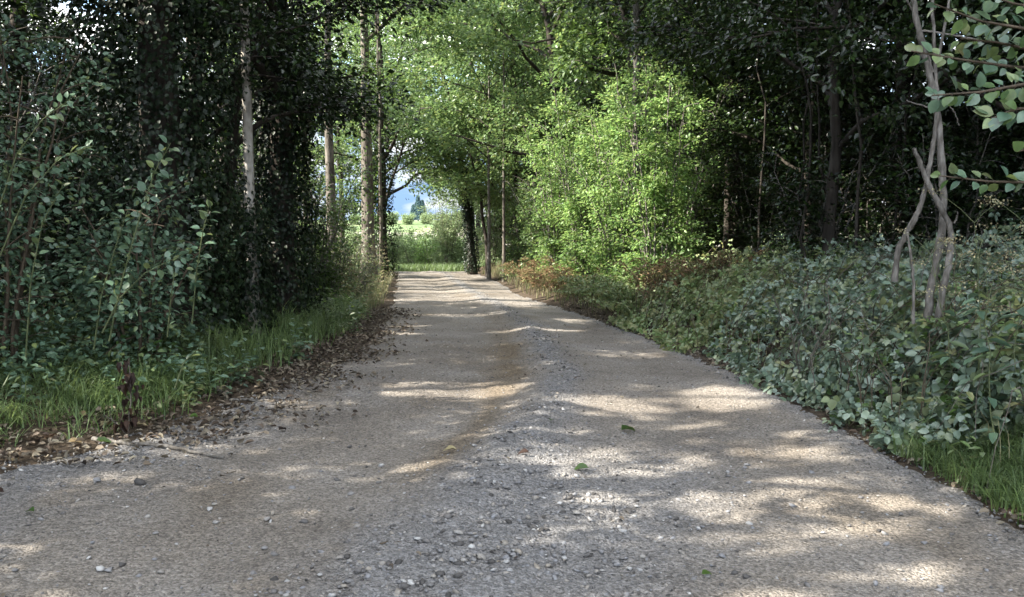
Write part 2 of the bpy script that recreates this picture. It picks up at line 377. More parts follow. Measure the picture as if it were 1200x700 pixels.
# ------------------------------------------------------------------ batches of leaves, tubes, stones
def norm(v): return v / np.maximum(np.linalg.norm(v, axis=-1, keepdims=True), 1e-9)
def leaves(P, D, N, L, W, shape=4, curl=.12, rng=None):
    """leaf blades at P pointing along D with face normal N -> verts, faces, rnd"""
    n = len(P); D = norm(D); S = norm(np.cross(D, N)); N = np.cross(S, D)
    L = np.broadcast_to(np.asarray(L, float), (n,)); W = np.broadcast_to(np.asarray(W, float), (n,))
    if shape == 4:
        t = np.array([0, .45, 1, .45]); w = np.array([0, .5, 0, -.5]); u = np.array([0, .10, -curl, .10]); fs = np.array([[0, 1, 2], [0, 2, 3]])
    else:
        t = np.array([0, .30, .72, 1, .72, .30]); w = np.array([0, .5, .38, 0, -.38, -.5]); u = np.array([0, .08, .02, -curl, .02, .08]); fs = np.array([[0, 1, 2, 3], [0, 3, 4, 5]])
    V = P[:, None] + D[:, None] * (t[None, :, None] * L[:, None, None]) + S[:, None] * (w[None, :, None] * W[:, None, None]) + N[:, None] * (u[None, :, None] * L[:, None, None])
    k = len(t); F_ = (np.arange(n)[:, None, None] * k + fs[None]).reshape(-1, fs.shape[1])
    r = (rng or RS(1)).rand(n)
    return V.reshape(-1, 3), F_, np.repeat(r, k)

def tubes(paths, sides=5):
    """list of (pts (m,3), radii (m,)) -> verts, quads"""
    Vs, Fs, o = [], [], 0
    for pts, rd in paths:
        pts = np.asarray(pts, float); rd = np.asarray(rd, float); m_ = len(pts)
        tg = np.gradient(pts, axis=0); tg = norm(tg)
        ref = np.array([0, 0, 1.0]) if abs(tg[0][2]) < .8 else np.array([1.0, 0, 0])
        a = norm(np.cross(tg, ref)); c = np.cross(tg, a)
        th = np.arange(sides) / sides * 2 * math.pi
        V = pts[:, None] + rd[:, None, None] * (np.cos(th)[None, :, None] * a[:, None] + np.sin(th)[None, :, None] * c[:, None])
        I = np.arange(m_ * sides).reshape(m_, sides) + o
        Q = np.stack([I[:-1], np.roll(I[:-1], -1, 1), np.roll(I[1:], -1, 1), I[1:]], -1).reshape(-1, 4)
        Vs.append(V.reshape(-1, 3)); Fs.append(Q); o += m_ * sides
    return np.concatenate(Vs), np.concatenate(Fs)

def bez(p0, p1, sag, m=7, rng=None, wob=0.0):
    t = np.linspace(0, 1, m)[:, None]; p = p0 + (p1 - p0) * t + np.array([0, 0, 1.0]) * sag * (t * (1 - t) * 4)
    if wob and rng is not None:
        w = rng.randn(m, 3) * wob; w[0] = 0; w[-1] *= .4; p = p + w
    return p

# ------------------------------------------------------------------ gaps cut into the crowns to place the sun patches
PATCH = []   # (x, y, rx, ry) on the ground
def patch_px(x0, x1, py, h, k=1.0):
    a = on_ground(x0, py); c = on_ground(x1, py); y0 = on_ground((x0 + x1) / 2, py + h)[1]; y1 = on_ground((x0 + x1) / 2, py - h)[1]
    PATCH.append(((a[0] + c[0]) / 2, (a[1] + c[1]) / 2, (c[0] - a[0]) / 2, max((y1 - y0) / 2, .05), k))
patch_px(420, 645, 453, 11); patch_px(250, 350, 457, 9, .95); patch_px(655, 800, 473, 11); patch_px(780, 930, 466, 15)
patch_px(890, 1010, 566, 7); patch_px(980, 1120, 594, 8); patch_px(1000, 1170, 655, 11, .9); patch_px(900, 1000, 530, 6, .8)
patch_px(500, 560, 628, 9, .95); patch_px(160, 300, 694, 12, .8); patch_px(590, 690, 575, 8, .8); patch_px(670, 800, 411, 7); patch_px(430, 620, 408, 3, .8)
patch_px(440, 510, 387, 7); patch_px(560, 700, 388, 4, .95); patch_px(640, 700, 375, 4); patch_px(560, 640, 352, 5); patch_px(730, 790, 640, 7, .8)
patch_px(460, 620, 368, 3, .8); patch_px(300, 400, 475, 5, .8)
def lit_ground(x, y):
    r = np.zeros_like(x)
    for (cx, cy, rx, ry, k) in PATCH:
        q = ((x - cx) / rx) ** 2 + ((y - cy) / (ry + .05)) ** 2
        r = np.maximum(r, k * sstep(1.35, .5, q))
    far = sstep(17, 20, y) * sstep(60, 54, y) * (sstep(.36, .46, fbm(x * .25 + 3, y * .55 + 7, 3)))
    onr = sstep(-6.5, -5, x - (xl(y) + xr(y)) / 2) * sstep(6, 3, x - (xl(y) + xr(y)) / 2)
    return np.maximum(r, far * onr)
def sun_open(P, rng):
    """True for leaves to cut away so the planned sun shafts get through"""
    zg = zr(P[:, 1]); t = (P[:, 2] - zg) / SUN[2]; G = P - SUN * t[:, None]
    zg = zr(G[:, 1]); t = (P[:, 2] - zg) / SUN[2]; G = P - SUN * t[:, None]
    pr = lit_ground(G[:, 0], G[:, 1]) * (P[:, 2] > zg + 1.2)
    # shafts that reach the hazels and the bushes right of the track
    t = (P[:, 0] - 2.0) / SUN[0]; H = P - SUN * t[:, None]; hy, hz = H[:, 1], H[:, 2]
    h = sstep(11.8, 13.2, hy) * sstep(26, 22, hy) * sstep(-.3, .3, hz) * sstep(6.5, 4.5, hz) * (P[:, 0] < .9)
    h *= .82 + .18 * sstep(.36, .46, fbm(hy * .9, hz * .9 + 4, 3))
    h = np.maximum(h, (P[:, 0] < -1.0) * sstep(21, 24, hy) * sstep(56, 50, hy) * sstep(.2, 1.5, hz) * .92 * sstep(.36, .46, fbm(hy * .5 + 9, hz * .5, 3)))
    # light specks on the bramble bank
    b_ = (P[:, 0] < -1.6) * sstep(8.4, 9, hy) * sstep(12, 11, hy) * sstep(-.2, .2, hz) * sstep(1.4, 1.1, hz) * .6 * sstep(.50, .56, fbm(hy * 2, hz * 2 + 1, 2))
    pr = np.maximum(pr, np.maximum(h, b_))
    # left trunks and verge plants that catch the sun
    for (qx, qy, z0, z1, r) in ((-2.97, 10.2, .8, 4.6, .30), (-4.6, 22.0, 0., 5, .9), (-3.9, 24.0, 0., 7, 1.3)):
        t = (P[:, 0] - qx) / SUN[0]; H = P - SUN * t[:, None]
        e = (P[:, 0] < qx - .25) * (np.abs(H[:, 1] - qy) < r) * (H[:, 2] > z0) * (H[:, 2] < z1) * .93
        pr = np.maximum(pr, e)
    return rng.rand(len(P)) < pr
def in_tunnel(P):
    """the space that passing vehicles keep clear over the track"""
    y = P[:, 1]; xc = (xl(y) + xr(y)) / 2; hw = (xr(y) - xl(y)) / 2
    d = np.abs(P[:, 0] - xc) / (hw + .15 + .35 * fbm(y * .8, P[:, 2] * .8, 2)); h = P[:, 2] - zr(y)
    lim = 4.3 - 1.5 * sstep(24, 35, y) + .5 * (fbm(P[:, 0] * .7, y * .5, 2) - .5)
    return (y > -10) & (d < 1) & (h < lim * np.sqrt(np.clip(1 - d ** 6, 0, 1)))
def over_clearing(P):
    """open sky above the wide part of the track, up to where the crowns meet"""
    y = P[:, 1]; xc = (xl(y) + xr(y)) / 2; hw = (xr(y) - xl(y)) / 2
    return (y < 15) & (np.abs(P[:, 0] - xc) < hw + .35 - .05 * y) | (y < 9) & (P[:, 0] > 0) & (P[:, 0] < hw + 2.2 - .12 * y)

# ------------------------------------------------------------------ trees and shrubs
def spray_leaves(C, R_, per, rng, size, wr=.55, flat=.4, up=1.0, droop=.15, shape=4, axis=None):
    """leaves around clump centres C"""
    n = len(C); k = np.repeat(np.arange(n), per); P = rng.randn(len(k), 3) * np.array([1, 1, flat]) * .5
    tilt = rng.randn(n, 3) * .35
    P[:, 2] += (P[:, :2] * tilt[k][:, :2]).sum(1)
    D = P.copy(); D[:, 2] -= droop; D += rng.randn(len(k), 3) * .35
    if axis is not None: D += axis[k] * .6
    P = C[k] + P * np.broadcast_to(np.asarray(R_, float), (n,))[k][:, None]
    N = np.array([0, 0, 1.0]) * up + rng.randn(len(k), 3) * .55
    L = size * (.65 + .6 * rng.rand(len(k)))
    return P, D, N, L, L * wr

def gen_tree(rng, h, r0, z0, R_, nleaf, lean=(0, 0), sq=1.0, nlimb=18, up=.45, bend=.15):
    """trunk and limb paths and leaf clump centres, base at origin"""
    top = np.array([lean[0], lean[1], h]); m_ = 10
    t = np.linspace(0, 1, m_)[:, None]
    tr = top * t + np.concatenate([rng.randn(m_, 2) * bend * np.sqrt(t), np.zeros((m_, 1))], 1) * np.minimum(t * 3, 1)
    tr[:, :2] *= .3 + .7 * t; tr[-1, :2] = tr[-2, :2]; tr[0] = (0, 0, -.15)
    rr = r0 * (1 - .82 * t[:, 0]); rr[0] *= 1.5
    big, small, C, A = [(tr, rr)], [], [], []
    ga = rng.rand() * 6.28
    for i in range(nlimb):
        f = z0 / h + (.95 - z0 / h) * (i + rng.rand() * .7) / nlimb
        p0 = np.array([np.interp(f, t[:, 0], tr[:, k]) for k in range(3)])
        prof = math.sin(math.pi * min(1, max(.12, (f - z0 / h) / (1 - z0 / h) * .85 + .22))) ** .6
        L = R_ * prof * (.75 + .4 * rng.rand()); ga += 2.4 + rng.randn() * .3
        el = up + .5 * f + rng.randn() * .12
        d = np.array([math.cos(ga), math.sin(ga) * sq, math.tan(min(el, 1.2)) * .6])
        p1 = p0 + d * L
        pth = bez(p0, p1, .10 * L, 7, rng, .05 * L / 2); r1 = np.interp(f, t[:, 0], rr) * .55
        big.append((pth, np.linspace(r1, .012, 7)))
        for j in range(7):
            u = .25 + .75 * (j + rng.rand()) / 7; q0 = np.array([np.interp(u, np.linspace(0, 1, 7), pth[:, k]) for k in range(3)])
            a = ga + (1 if j % 2 else -1) * (.5 + .5 * rng.rand()); l2 = L * (.22 + .25 * rng.rand())
            q1 = q0 + np.array([math.cos(a), math.sin(a), .15 * rng.randn() + .12]) * l2
            small.append((bez(q0, q1, .04, 4), np.linspace(.014, .004, 4)))
            for s in (.4, .75, 1.0):
                C.append(q0 + (q1 - q0) * s + rng.randn(3) * .12); A.append((q1 - q0) / l2)
        C.append(p1); A.append(d)
    C = np.array(C); A = np.array(A)
    return big, small, C, A

def make_tree(name, label, cat, base, seed, h, r0, z0, R_, nleaf, leaf, bark='bark_dark', lean=(0, 0), size=.10, prune=True, sun=True, ivy=None, group=None, nlimb=18, flat=.4, per=None, clump=.42, bend=.15, up=.45, clear=False, shape=4, trunkname='trunk', crownname='crown', wr=.58):
    rng = RS(seed); base = np.array([base[0], base[1], base[2] if len(base) > 2 else float(T(base[0], base[1]))])
    root = thing(name, label, cat, base, group)
    big, small, C, A = gen_tree(rng, h, r0, z0, R_, nleaf, lean, 1, nlimb, up, bend)
    per = max(1, int(nleaf / len(C)))
    P, D, N, L, W = spray_leaves(C, clump * (.7 + .6 * rng.rand(len(C))), per, rng, size, wr, flat, axis=A, shape=shape)
    PW = P + base; keep = np.ones(len(P), bool)
    if prune: keep &= ~in_tunnel(PW)
    if clear: keep &= ~over_clearing(PW)
    if sun: keep &= ~sun_open(PW, rng)
    keep &= PW[:, 2] > T(PW[:, 0], PW[:, 1]) + .1
    P, D, N, L, W = P[keep], D[keep], N[keep], L[keep], W[keep]
    if sun:
        ok = [not (sun_open(np.repeat(s[0][len(s[0]) // 2:len(s[0]) // 2 + 1] + base, 8, 0), rng).mean() > .5) for s in small]
        small = [s for s, q in zip(small, ok) if q]
        big = [big[0]] + [s for s in big[1:] if sun_open(np.repeat(s[0][3:6] + base, 6, 0), rng).mean() < .5]
    if prune:
        small = [s for s in small if not in_tunnel(s[0] + base).any() and not (clear and over_clearing(s[0] + base).any())]
        big = [big[0]] + [s for s in big[1:] if not in_tunnel(s[0] + base).any() and not (clear and over_clearing(s[0] + base).any())]
    v1, f1 = tubes(big[:1], 10); v2, f2 = tubes(big[1:], 5); v3, f3 = tubes(small, 3)
    link(trunkname, mesh_from(trunkname, v1, [f1], M[bark], smooth=True), root)
    link("branch", mesh_from("branch", np.concatenate([v2, v3]), [f2, f3 + len(v2)], M['bark_dark'], smooth=True), root)['kind'] = 'stuff'
    V, F_, r = leaves(P, D, N, L, W, shape, rng=rng)
    link(crownname, mesh_from(crownname, V, [F_], M[leaf], {'rnd': r}), root)
    if ivy: add_ivy(root, big[0], rng, *ivy)
    return root

def add_ivy(root, tr, rng, n, z0, z1, thick, size=.065, leaf='leaf_ivy', side=None):
    pts, rr = tr; z = z0 + (z1 - z0) * rng.rand(n); a = rng.rand(n) * 6.283
    if side is not None: a = side + rng.randn(n) * .8
    cx = np.interp(z, pts[:, 2], pts[:, 0]); cy = np.interp(z, pts[:, 2], pts[:, 1]); r0 = np.interp(z, pts[:, 2], rr)
    lump = .35 + 1.3 * fbm(a * 1.2 + 5, z * 1.4, 3) ; r = r0 + thick * lump * (.35 + .65 * rng.rand(n))
    P = np.stack([cx + np.cos(a) * r, cy + np.sin(a) * r, z], 1)
    N = np.stack([np.cos(a), np.sin(a), .5 + 0 * a], 1) + rng.randn(n, 3) * .35
    D = np.stack([np.cos(a) * .4, np.sin(a) * .4, -.9 + 0 * a], 1) + rng.randn(n, 3) * .45
    L = size * (.7 + .6 * rng.rand(n)); V, F_, r_ = leaves(P, D, N, L, L * .85, 4, rng=rng)
    link("ivy", mesh_from("ivy", V, [F_], M[leaf], {'rnd': r_}), root)

def gen_shrub(rng, h, R_, nst, spread=.8):
    paths, C, A = [], [], []
    for i in range(nst):
        a = 6.283 * (i + rng.rand() * .8) / nst; rr = R_ * (.35 + .65 * rng.rand()) * spread; hh = h * (.55 + .45 * rng.rand())
        p0 = np.array([math.cos(a), math.sin(a), 0]) * .12 + np.array([0, 0, -.1]); p1 = np.array([math.cos(a) * rr, math.sin(a) * rr, hh])
        t = np.linspace(0, 1, 8)[:, None]; pth = p0 + (p1 - p0) * np.concatenate([t ** 1.5, t ** 1.5, t ** .9], 1) + rng.randn(8, 3) * .04 * t
        paths.append((pth, np.linspace(.022, .005, 8)))
        for j in range(11):
            u = .05 + .95 * (j + rng.rand()) / 11; q0 = np.array([np.interp(u, t[:, 0], pth[:, k]) for k in range(3)])
            b_ = rng.rand() * 6.283; l2 = R_ * (.22 + .3 * rng.rand()) * (1.1 - .5 * u)
            q1 = q0 + np.array([math.cos(b_), math.sin(b_), .25 + .3 * rng.randn()]) * l2
            paths.append((bez(q0, q1, .03, 4), np.linspace(.008, .003, 4)))
            for s in (.35, .7, 1.0): C.append(q0 + (q1 - q0) * s); A.append((q1 - q0) / l2)
        C.append(p1); A.append(norm(p1 - pth[-2]))
    return paths, np.array(C), np.array(A)

def make_shrub(name, label, cat, base, seed, h, R_, nleaf, leaf, size=.065, nst=9, group=None, prune=True, sun=False, stem='bark_stem', flat=.45, clump=.22, shape=4, wr=.6, sx=1.0, droop=.15):
    rng = RS(seed); base = np.array([base[0], base[1], base[2] if len(base) > 2 else float(T(base[0], base[1]))])
    root = thing(name, label, cat, base, group)
    paths, C, A = gen_shrub(rng, h, R_, nst)
    per = max(1, int(nleaf / len(C)))
    P, D, N, L, W = spray_leaves(C, clump * (.7 + .6 * rng.rand(len(C))), per, rng, size, wr, flat, axis=A, shape=shape, droop=droop)
    P[:, 0] *= sx
    PW = P + base; keep = PW[:, 2] > T(PW[:, 0], PW[:, 1]) + .02
    if prune: keep &= ~in_tunnel(PW)
    if sun: keep &= ~sun_open(PW, rng)
    P, D, N, L, W = P[keep], D[keep], N[keep], L[keep], W[keep]
    v, f = tubes(paths, 4)
    link("stem", mesh_from("stem", v, [f], M[stem], smooth=True), root)['kind'] = 'stuff'
    V, F_, r = leaves(P, D, N, L, W, shape, rng=rng)
    link("foliage", mesh_from("foliage", V, [F_], M[leaf], {'rnd': r}), root)
    return root

# ------------------------------------------------------------------ left wood: trees beside and behind the track
LG = 'trees of the dark wood left of the track'
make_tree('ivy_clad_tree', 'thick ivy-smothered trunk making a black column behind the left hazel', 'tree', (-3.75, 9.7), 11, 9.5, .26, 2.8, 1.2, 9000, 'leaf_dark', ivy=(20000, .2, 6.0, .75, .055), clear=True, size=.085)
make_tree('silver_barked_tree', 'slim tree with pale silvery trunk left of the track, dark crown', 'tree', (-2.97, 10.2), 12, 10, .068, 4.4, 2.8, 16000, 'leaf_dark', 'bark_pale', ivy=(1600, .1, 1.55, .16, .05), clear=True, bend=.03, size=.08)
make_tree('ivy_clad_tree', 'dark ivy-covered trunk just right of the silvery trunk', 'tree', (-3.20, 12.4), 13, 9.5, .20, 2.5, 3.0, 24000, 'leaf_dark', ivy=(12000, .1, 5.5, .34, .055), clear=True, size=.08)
make_tree('broadleaf_tree', 'dark spreading tree whose low crown overhangs the left verge', 'tree', (-4.6, 12.9), 14, 8, .13, 2.3, 3.0, 32000, 'leaf_dark', clear=True, size=.095, lean=(.7, 0))
make_tree('broadleaf_tree', 'grey trunk with a snapped slanting branch at the left bend', 'tree', (-4.42, 22.0), 15, 11, .14, 3.8, 3.0, 17000, 'leaf_mid', 'bark_tan', bend=.05)
make_tree('broadleaf_tree', 'broad tan flaking trunk lit by sun at the left bend', 'tree', (-3.84, 24.0), 16, 11, .20, 4.2, 3.0, 15000, 'leaf_mid', 'bark_tan', ivy=(1300, .2, 7, .22, .07, 'leaf_mid'), bend=.05)
make_tree('broadleaf_tree', 'thin upright tan stem right beside the broad flaking trunk', 'tree', (-3.56, 24.4), 17, 9, .06, 5.0, 1.6, 3000, 'leaf_mid', 'bark_tan', bend=.03)
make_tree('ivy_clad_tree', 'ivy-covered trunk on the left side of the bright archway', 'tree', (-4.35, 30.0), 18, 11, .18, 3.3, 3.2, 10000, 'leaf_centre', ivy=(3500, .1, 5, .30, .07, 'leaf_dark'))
near = [(-5.8, -3.2), (-9.0, -1), (-5.6, 0.4), (-8.2, 3.0), (-5.4, 4.6), (-11, 5.5), (-6.2, 7.6), (-9.4, 9.2), (-6.6, 11.4), (-9.0, 13.4), (-6.0, 15.3), (-6.3, 18.2)]
for i, (x, y) in enumerate(near):
    front = y > 6 and x > -7
    make_tree('broadleaf_tree', 'tall dark tree in the shaded wood left of the track', 'tree', (x, y), 30 + i, 15 + (i % 3) if y < 4 else 10.5 + (i % 3), .12 + .02 * (i % 4), 1.6 + .5 * (i % 3), 3.6, 8500 if y < 4 else 25000 if front else 8000, 'leaf_dark' if i % 4 else 'leaf_mid', clear=True, size=.22 if y < 4 else .09 if front else .17, group=LG)  # those beside and behind the camera are unseen, added to cast shade
make_tree('broadleaf_tree', 'leaning tree whose dark leafy crown hangs over the left edge of the track', 'tree', (-3.75, 11.0), 19, 5.8, .10, 2.2, 2.3, 32000, 'leaf_dark', lean=(1.45, 0), size=.082, prune=False, up=.3)
for i, (x, y) in enumerate([(-7, 2), (-8, 6.5), (-10.5, 8), (-7.2, 10), (-10.8, 12.5), (-7.8, 14.5), (-11.5, 17.5), (-13, 3), (-13.5, 9.5)]):
    make_tree('canopy_tree', 'added tall tree whose high crown shades the left-hand wood', 'tree', (x, y), 500 + i, 16, .16, 7, 4.4, 6500, 'leaf_dark', size=.27, clear=True, group='added tall trees shading the left-hand wood', clump=.6)  # high crowns out of view, added to keep skylight out of the wood

for i, (x, y) in enumerate([(-7.6, 24), (-6.4, 28), (-8.4, 32), (-6.9, 36.5), (-10.5, 38)]):
    make_tree('broadleaf_tree', 'green tree standing back from the left bend of the track', 'tree', (x, y), 50 + i, 11 + i % 3, .12, 1.8, 3.2, 11000, 'leaf_centre', size=.14, group='trees behind the left bend')

# ------------------------------------------------------------------ right wood
RG = 'trees of the dark wood right of the track'
for i, (x, y, z0) in enumerate([(5.6, 7.0, 2.6), (5.75, 9.8, 1.9), (4.25, 12.0, 2.0), (5.0, 15.2, 1.8), (6.6, 4.6, 2.4), (4.6, 18.6, 2.0), (7.6, 9.0, 1.6), (7.9, 13.5, 1.6), (6.8, 17.0, 1.6), (5.4, 22.5, 2.0)]):
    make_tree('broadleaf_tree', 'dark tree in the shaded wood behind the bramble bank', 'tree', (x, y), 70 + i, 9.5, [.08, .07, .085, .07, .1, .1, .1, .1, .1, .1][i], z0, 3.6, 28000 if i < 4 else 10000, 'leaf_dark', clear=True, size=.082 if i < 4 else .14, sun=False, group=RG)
make_tree('hornbeam_tree', 'tall mid-green tree leaning over the track above the bright bushes', 'tree', (2.9, 20.5), 90, 12, .17, 2.6, 3.8, 24000, 'leaf_centre', lean=(-1.2, 0), size=.13)
make_tree('hornbeam_tree', 'grey-stemmed tree behind the gap between the two bright bushes', 'tree', (2.35, 17.2), 91, 11, .10, 2.9, 3.2, 18000, 'leaf_mid', 'bark_stem', size=.11)
make_tree('hornbeam_tree', 'broad green tree arching from the right over the middle distance', 'tree', (1.6, 27.0), 92, 13, .18, 2.4, 4.2, 24000, 'leaf_centre', lean=(-1.5, 0), size=.14)
make_tree('slender_tree', 'straight dark pole-like trunk with pale base right of the archway', 'tree', (-.80, 31.0), 93, 11, .06, 3.8, 2.8, 13000, 'leaf_centre', 'bark_stem', bend=.02, size=.14, sun=False)
make_tree('slender_tree', 'thin straight pale pole trunk, second right of the archway', 'tree', (-.26, 29.0), 94, 11, .055, 4.0, 2.8, 12000, 'leaf_centre', 'bark_tan', bend=.02, size=.14, sun=False)
make_tree('slender_tree', 'dark thin tree standing behind the pale pole trunk', 'tree', (.15, 33.0), 97, 12, .10, 1.0, 3.0, 13000, 'leaf_centre', size=.15, sun=False)
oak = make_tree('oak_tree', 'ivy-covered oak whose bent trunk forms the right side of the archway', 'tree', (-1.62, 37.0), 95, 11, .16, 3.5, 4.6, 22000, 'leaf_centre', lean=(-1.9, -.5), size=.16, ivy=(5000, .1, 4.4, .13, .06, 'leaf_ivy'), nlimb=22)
make_tree('oak_tree', 'tree closing the top of the archway beyond the left ivy trunk', 'tree', (-6.3, 38.5), 96, 11, .2, 2.6, 4.8, 24000, 'leaf_centre', lean=(2.2, 0), size=.16)
make_tree('broadleaf_tree', 'tree right of the far end of the track', 'tree', (1.2, 39.0), 98, 12, .2, 1.0, 3.8, 14000, 'leaf_centre', size=.17, sun=False)
make_tree('broadleaf_tree', 'mid-green tree filling the skyline above the far bend', 'tree', (1.3, 45.0), 99, 13, .2, 1.0, 4.0, 14000, 'leaf_centre', size=.18, sun=False, lean=(-1, 0))

cp_ = make_tree('canopy_tree', 'added tall tree whose high crown shades the right-hand wood', 'tree', (0, 0, 0), 520, 15, .15, 6.0, 4.6, 16000, 'leaf_dark', prune=False, sun=False, size=.20, clump=.6, group='added tall trees shading the right-hand wood')  # crowns added above the view to darken the wood below
for i, (x, y) in enumerate([(6.9, 3.5), (6.6, 7.6), (6.9, 11.3), (6.3, 14.8), (6.5, 18.6), (9.5, 6), (9.6, 10), (9.4, 14), (9.2, 18), (8.2, 22.5), (12.5, 4), (12.6, 12), (12.4, 17)]):
    if i == 0: cp_.location = (x, y, float(T(x, y)))
    else: dup(cp_, (x, y, float(T(x, y))), random.random() * 6.28, .95 + .15 * random.random())
make_tree('hawthorn_tree', 'low tree leaning in from the left to close the archway', 'tree', (-5.3, 34.5), 89, 6.6, .10, 2.6, 2.7, 15000, 'leaf_centre', lean=(1.9, 0), size=.13, up=.2)
make_tree('hawthorn_tree', 'low tree closing the right shoulder of the archway before the oak', 'tree', (-.9, 34.0), 88, 6.2, .09, 2.4, 2.4, 13000, 'leaf_centre', lean=(-.9, 0), size=.13, up=.2)
# deep wood behind, shared trunks and crowns
proto = []
for k in range(3):
    proto.append(make_tree('broadleaf_tree', 'tree deep in the wood', 'tree', (0, 0, 0), 200 + k, 13, .15, .8, 3.8, 22000, 'leaf_dark', prune=False, sun=False, size=.18))
deepR = [(9.6, 5), (10.5, 11), (9.8, 16), (9.0, 21), (8.2, 26.5), (6.0, 29), (4.4, 33), (7.5, 34), (12.8, 8), (13.2, 14.5), (12.6, 20), (12, 27), (9.5, 1), (3.6, 41), (10.5, 40), (16.5, 10), (16, 18)]
deepL = [(-16.5, 10.5), (-14.4, 13), (-16.8, 18), (-17, 22.5), (-19, 16), (-16.5, 6), (-18.5, 26), (-16.2, 31.5), (-17, 36), (-20.5, 30), (-18.5, 41)]
for i, (x, y) in enumerate(deepR + deepL):
    loc = (x, y, float(T(x, y)) - .05); rz = random.random() * 6.28; s = .95 + .3 * random.random() if x > 0 else (.62 + .12 * random.random() if y > 5 else .9)
    lab = 'tall tree deep in the right-hand wood' if x > 0 else 'tall tree deep in the left-hand wood'
    grp = 'trees deep in the right-hand wood' if x > 0 else 'trees deep in the left-hand wood'
    if i < 3: r = proto[i]; r.location = loc; r.scale = (s, s, s); r.rotation_euler = (0, 0, rz); r['label'] = lab
    else: r = dup(proto[i % 3], loc, rz, s, lab)
    r['group'] = grp

for i, (x, y) in enumerate([(1.6, 53), (4.2, 56), (5.5, 50), (6, 44), (-15, 50), (-17, 56), (9.5, 47), (-16, 47), (2, 63), (5, 66), (-14, 62), (8, 60)]):
    r = dup(proto[i % 3], (x, y, float(T(x, y)) - .05), random.random() * 6.28, 1.1 + .2 * random.random(), 'tall tree standing beyond the far end of the track'); r['group'] = 'trees beyond the far end of the track'
fc_ = make_tree('canopy_tree', 'tall tree with a high crown far beyond the archway', 'tree', (0, 0, 0), 525, 21, .2, 10, 5.6, 12000, 'leaf_centre', prune=False, sun=False, size=.28, clump=.8, group='tall high-crowned trees beyond the archway')
for i, (x, y) in enumerate([(-9.6, 60), (-2.3, 61), (-12.5, 66), (-3.2, 72)]):
    if i == 0: fc_.location = (x, y, float(T(x, y)))
    else: dup(fc_, (x, y, float(T(x, y))), random.random() * 6.28, 1.1)
for i, (x, y, s) in enumerate([(-19, 32, .75), (-15.5, 24.5, .62), (-14.5, 19.5, .62), (-21, 24, .8), (-22, 34, .85), (-24, 28, .9), (-16.5, 38, .62)]):
    r = dup(proto[i % 3], (x, y, float(T(x, y)) - .05), random.random() * 6.28, s, 'tall tree deep in the left-hand wood'); r['group'] = 'trees deep in the left-hand wood'
for i, (x, y) in enumerate([(-21.5, 27), (-19.5, 20.5), (-23, 34)]):
    dup(cp_, (x, y, float(T(x, y))), random.random() * 6.28, .62, 'tall high-crowned tree far back in the left-hand wood')['group'] = 'high-crowned trees far back in the left-hand wood'
# ------------------------------------------------------------------ understorey
bp_ = make_shrub('thicket_bush', 'big dark bush filling the gloom of the wood', 'bush', (0, 0, 0), 299, 5.5, 2.3, 16000, 'leaf_dark', size=.13, nst=13, prune=False, clump=.35, group='big dark bushes filling the gloom of the wood')
bl = [(8.6, 3), (8.4, 7), (8.8, 10.5), (8.6, 14), (8.2, 17.5), (7.2, 21), (6.4, 25), (5.4, 29), (3.8, 34), (11.5, 5), (11.8, 10), (11.5, 15), (10.6, 20), (9.2, 26), (8, 31), (6.5, 37), (4.4, 44), (14.5, 8), (14.5, 15), (13.5, 22),
      (-8.4, 6), (-8.6, 11), (-8.8, 15), (-9.2, 19), (-10.2, 23.5), (-10.4, 28), (-11, 33), (-12, 38.5), (-11.5, 3), (-12, 8), (-12.2, 14), (-13.5, 20), (-14, 27), (-15.5, 12), (-15.5, 36), (-8.0, 1.5), (2.6, 48), (-12.5, 45), (.6, 57), (-14, 50)]
for i, (x, y) in enumerate(bl):
    z = float(T(x, y)) - .1; s = .75 + .3 * random.random() if x > 0 or y > 40 else .55 + .2 * random.random()
    if i == 0: bp_.location = (x, y, z)
    else: dup(bp_, (x, y, z), random.random() * 6.28, s)
def shr(*a, **k): return make_shrub('shrub' if 'name' not in k else k.pop('name'), *a, **k)
# left, near: hazel with blue-green leaves
make_shrub('hazel_bush', 'leafy blue-green hazel bush at the left edge behind the grass', 'bush', (-4.35, 7.5), 301, 3.4, 1.25, 6000, 'leaf_hazel', size=.055, nst=12, stem='twig', droop=.3, shape=6, sun=True)
make_shrub('hazel_bush', 'low dark hazel bush behind the tall leafy sapling', 'bush', (-3.35, 7.9), 302, 1.75, .95, 4500, 'leaf_hazel', size=.058, nst=10, stem='twig', droop=.3, shape=6, sun=True)
make_shrub('hazel_bush', 'yellow-green tall hazel between the black ivy column and silvery trunk', 'bush', (-5.0, 14.6), 303, 5.2, 1.3, 8000, 'leaf_mid', size=.07, nst=10, sun=True)
make_shrub('hazel_bush', 'dark hazel at the foot of the silvery trunk', 'bush', (-3.9, 11.0), 304, 1.7, 1.1, 4500, 'leaf_hazel', size=.06, nst=10, stem='twig', droop=.3)
make_shrub('hazel_bush', 'dark hazel under the overhanging crown on the left', 'bush', (-3.55, 15.8), 305, 3.0, 1.1, 6000, 'leaf_mid', size=.06, nst=10)
make_shrub('hazel_bush', 'dull green bush around the grey trunk at the left bend', 'bush', (-5.3, 20.0), 306, 3.4, 1.5, 6000, 'leaf_mid', size=.07, nst=10, sun=True)
make_shrub('hazel_bush', 'lit green bush behind the flaking trunk at the left bend', 'bush', (-5.4, 26.0), 307, 3.4, 1.5, 6000, 'leaf_centre', size=.08, nst=10, sun=True)
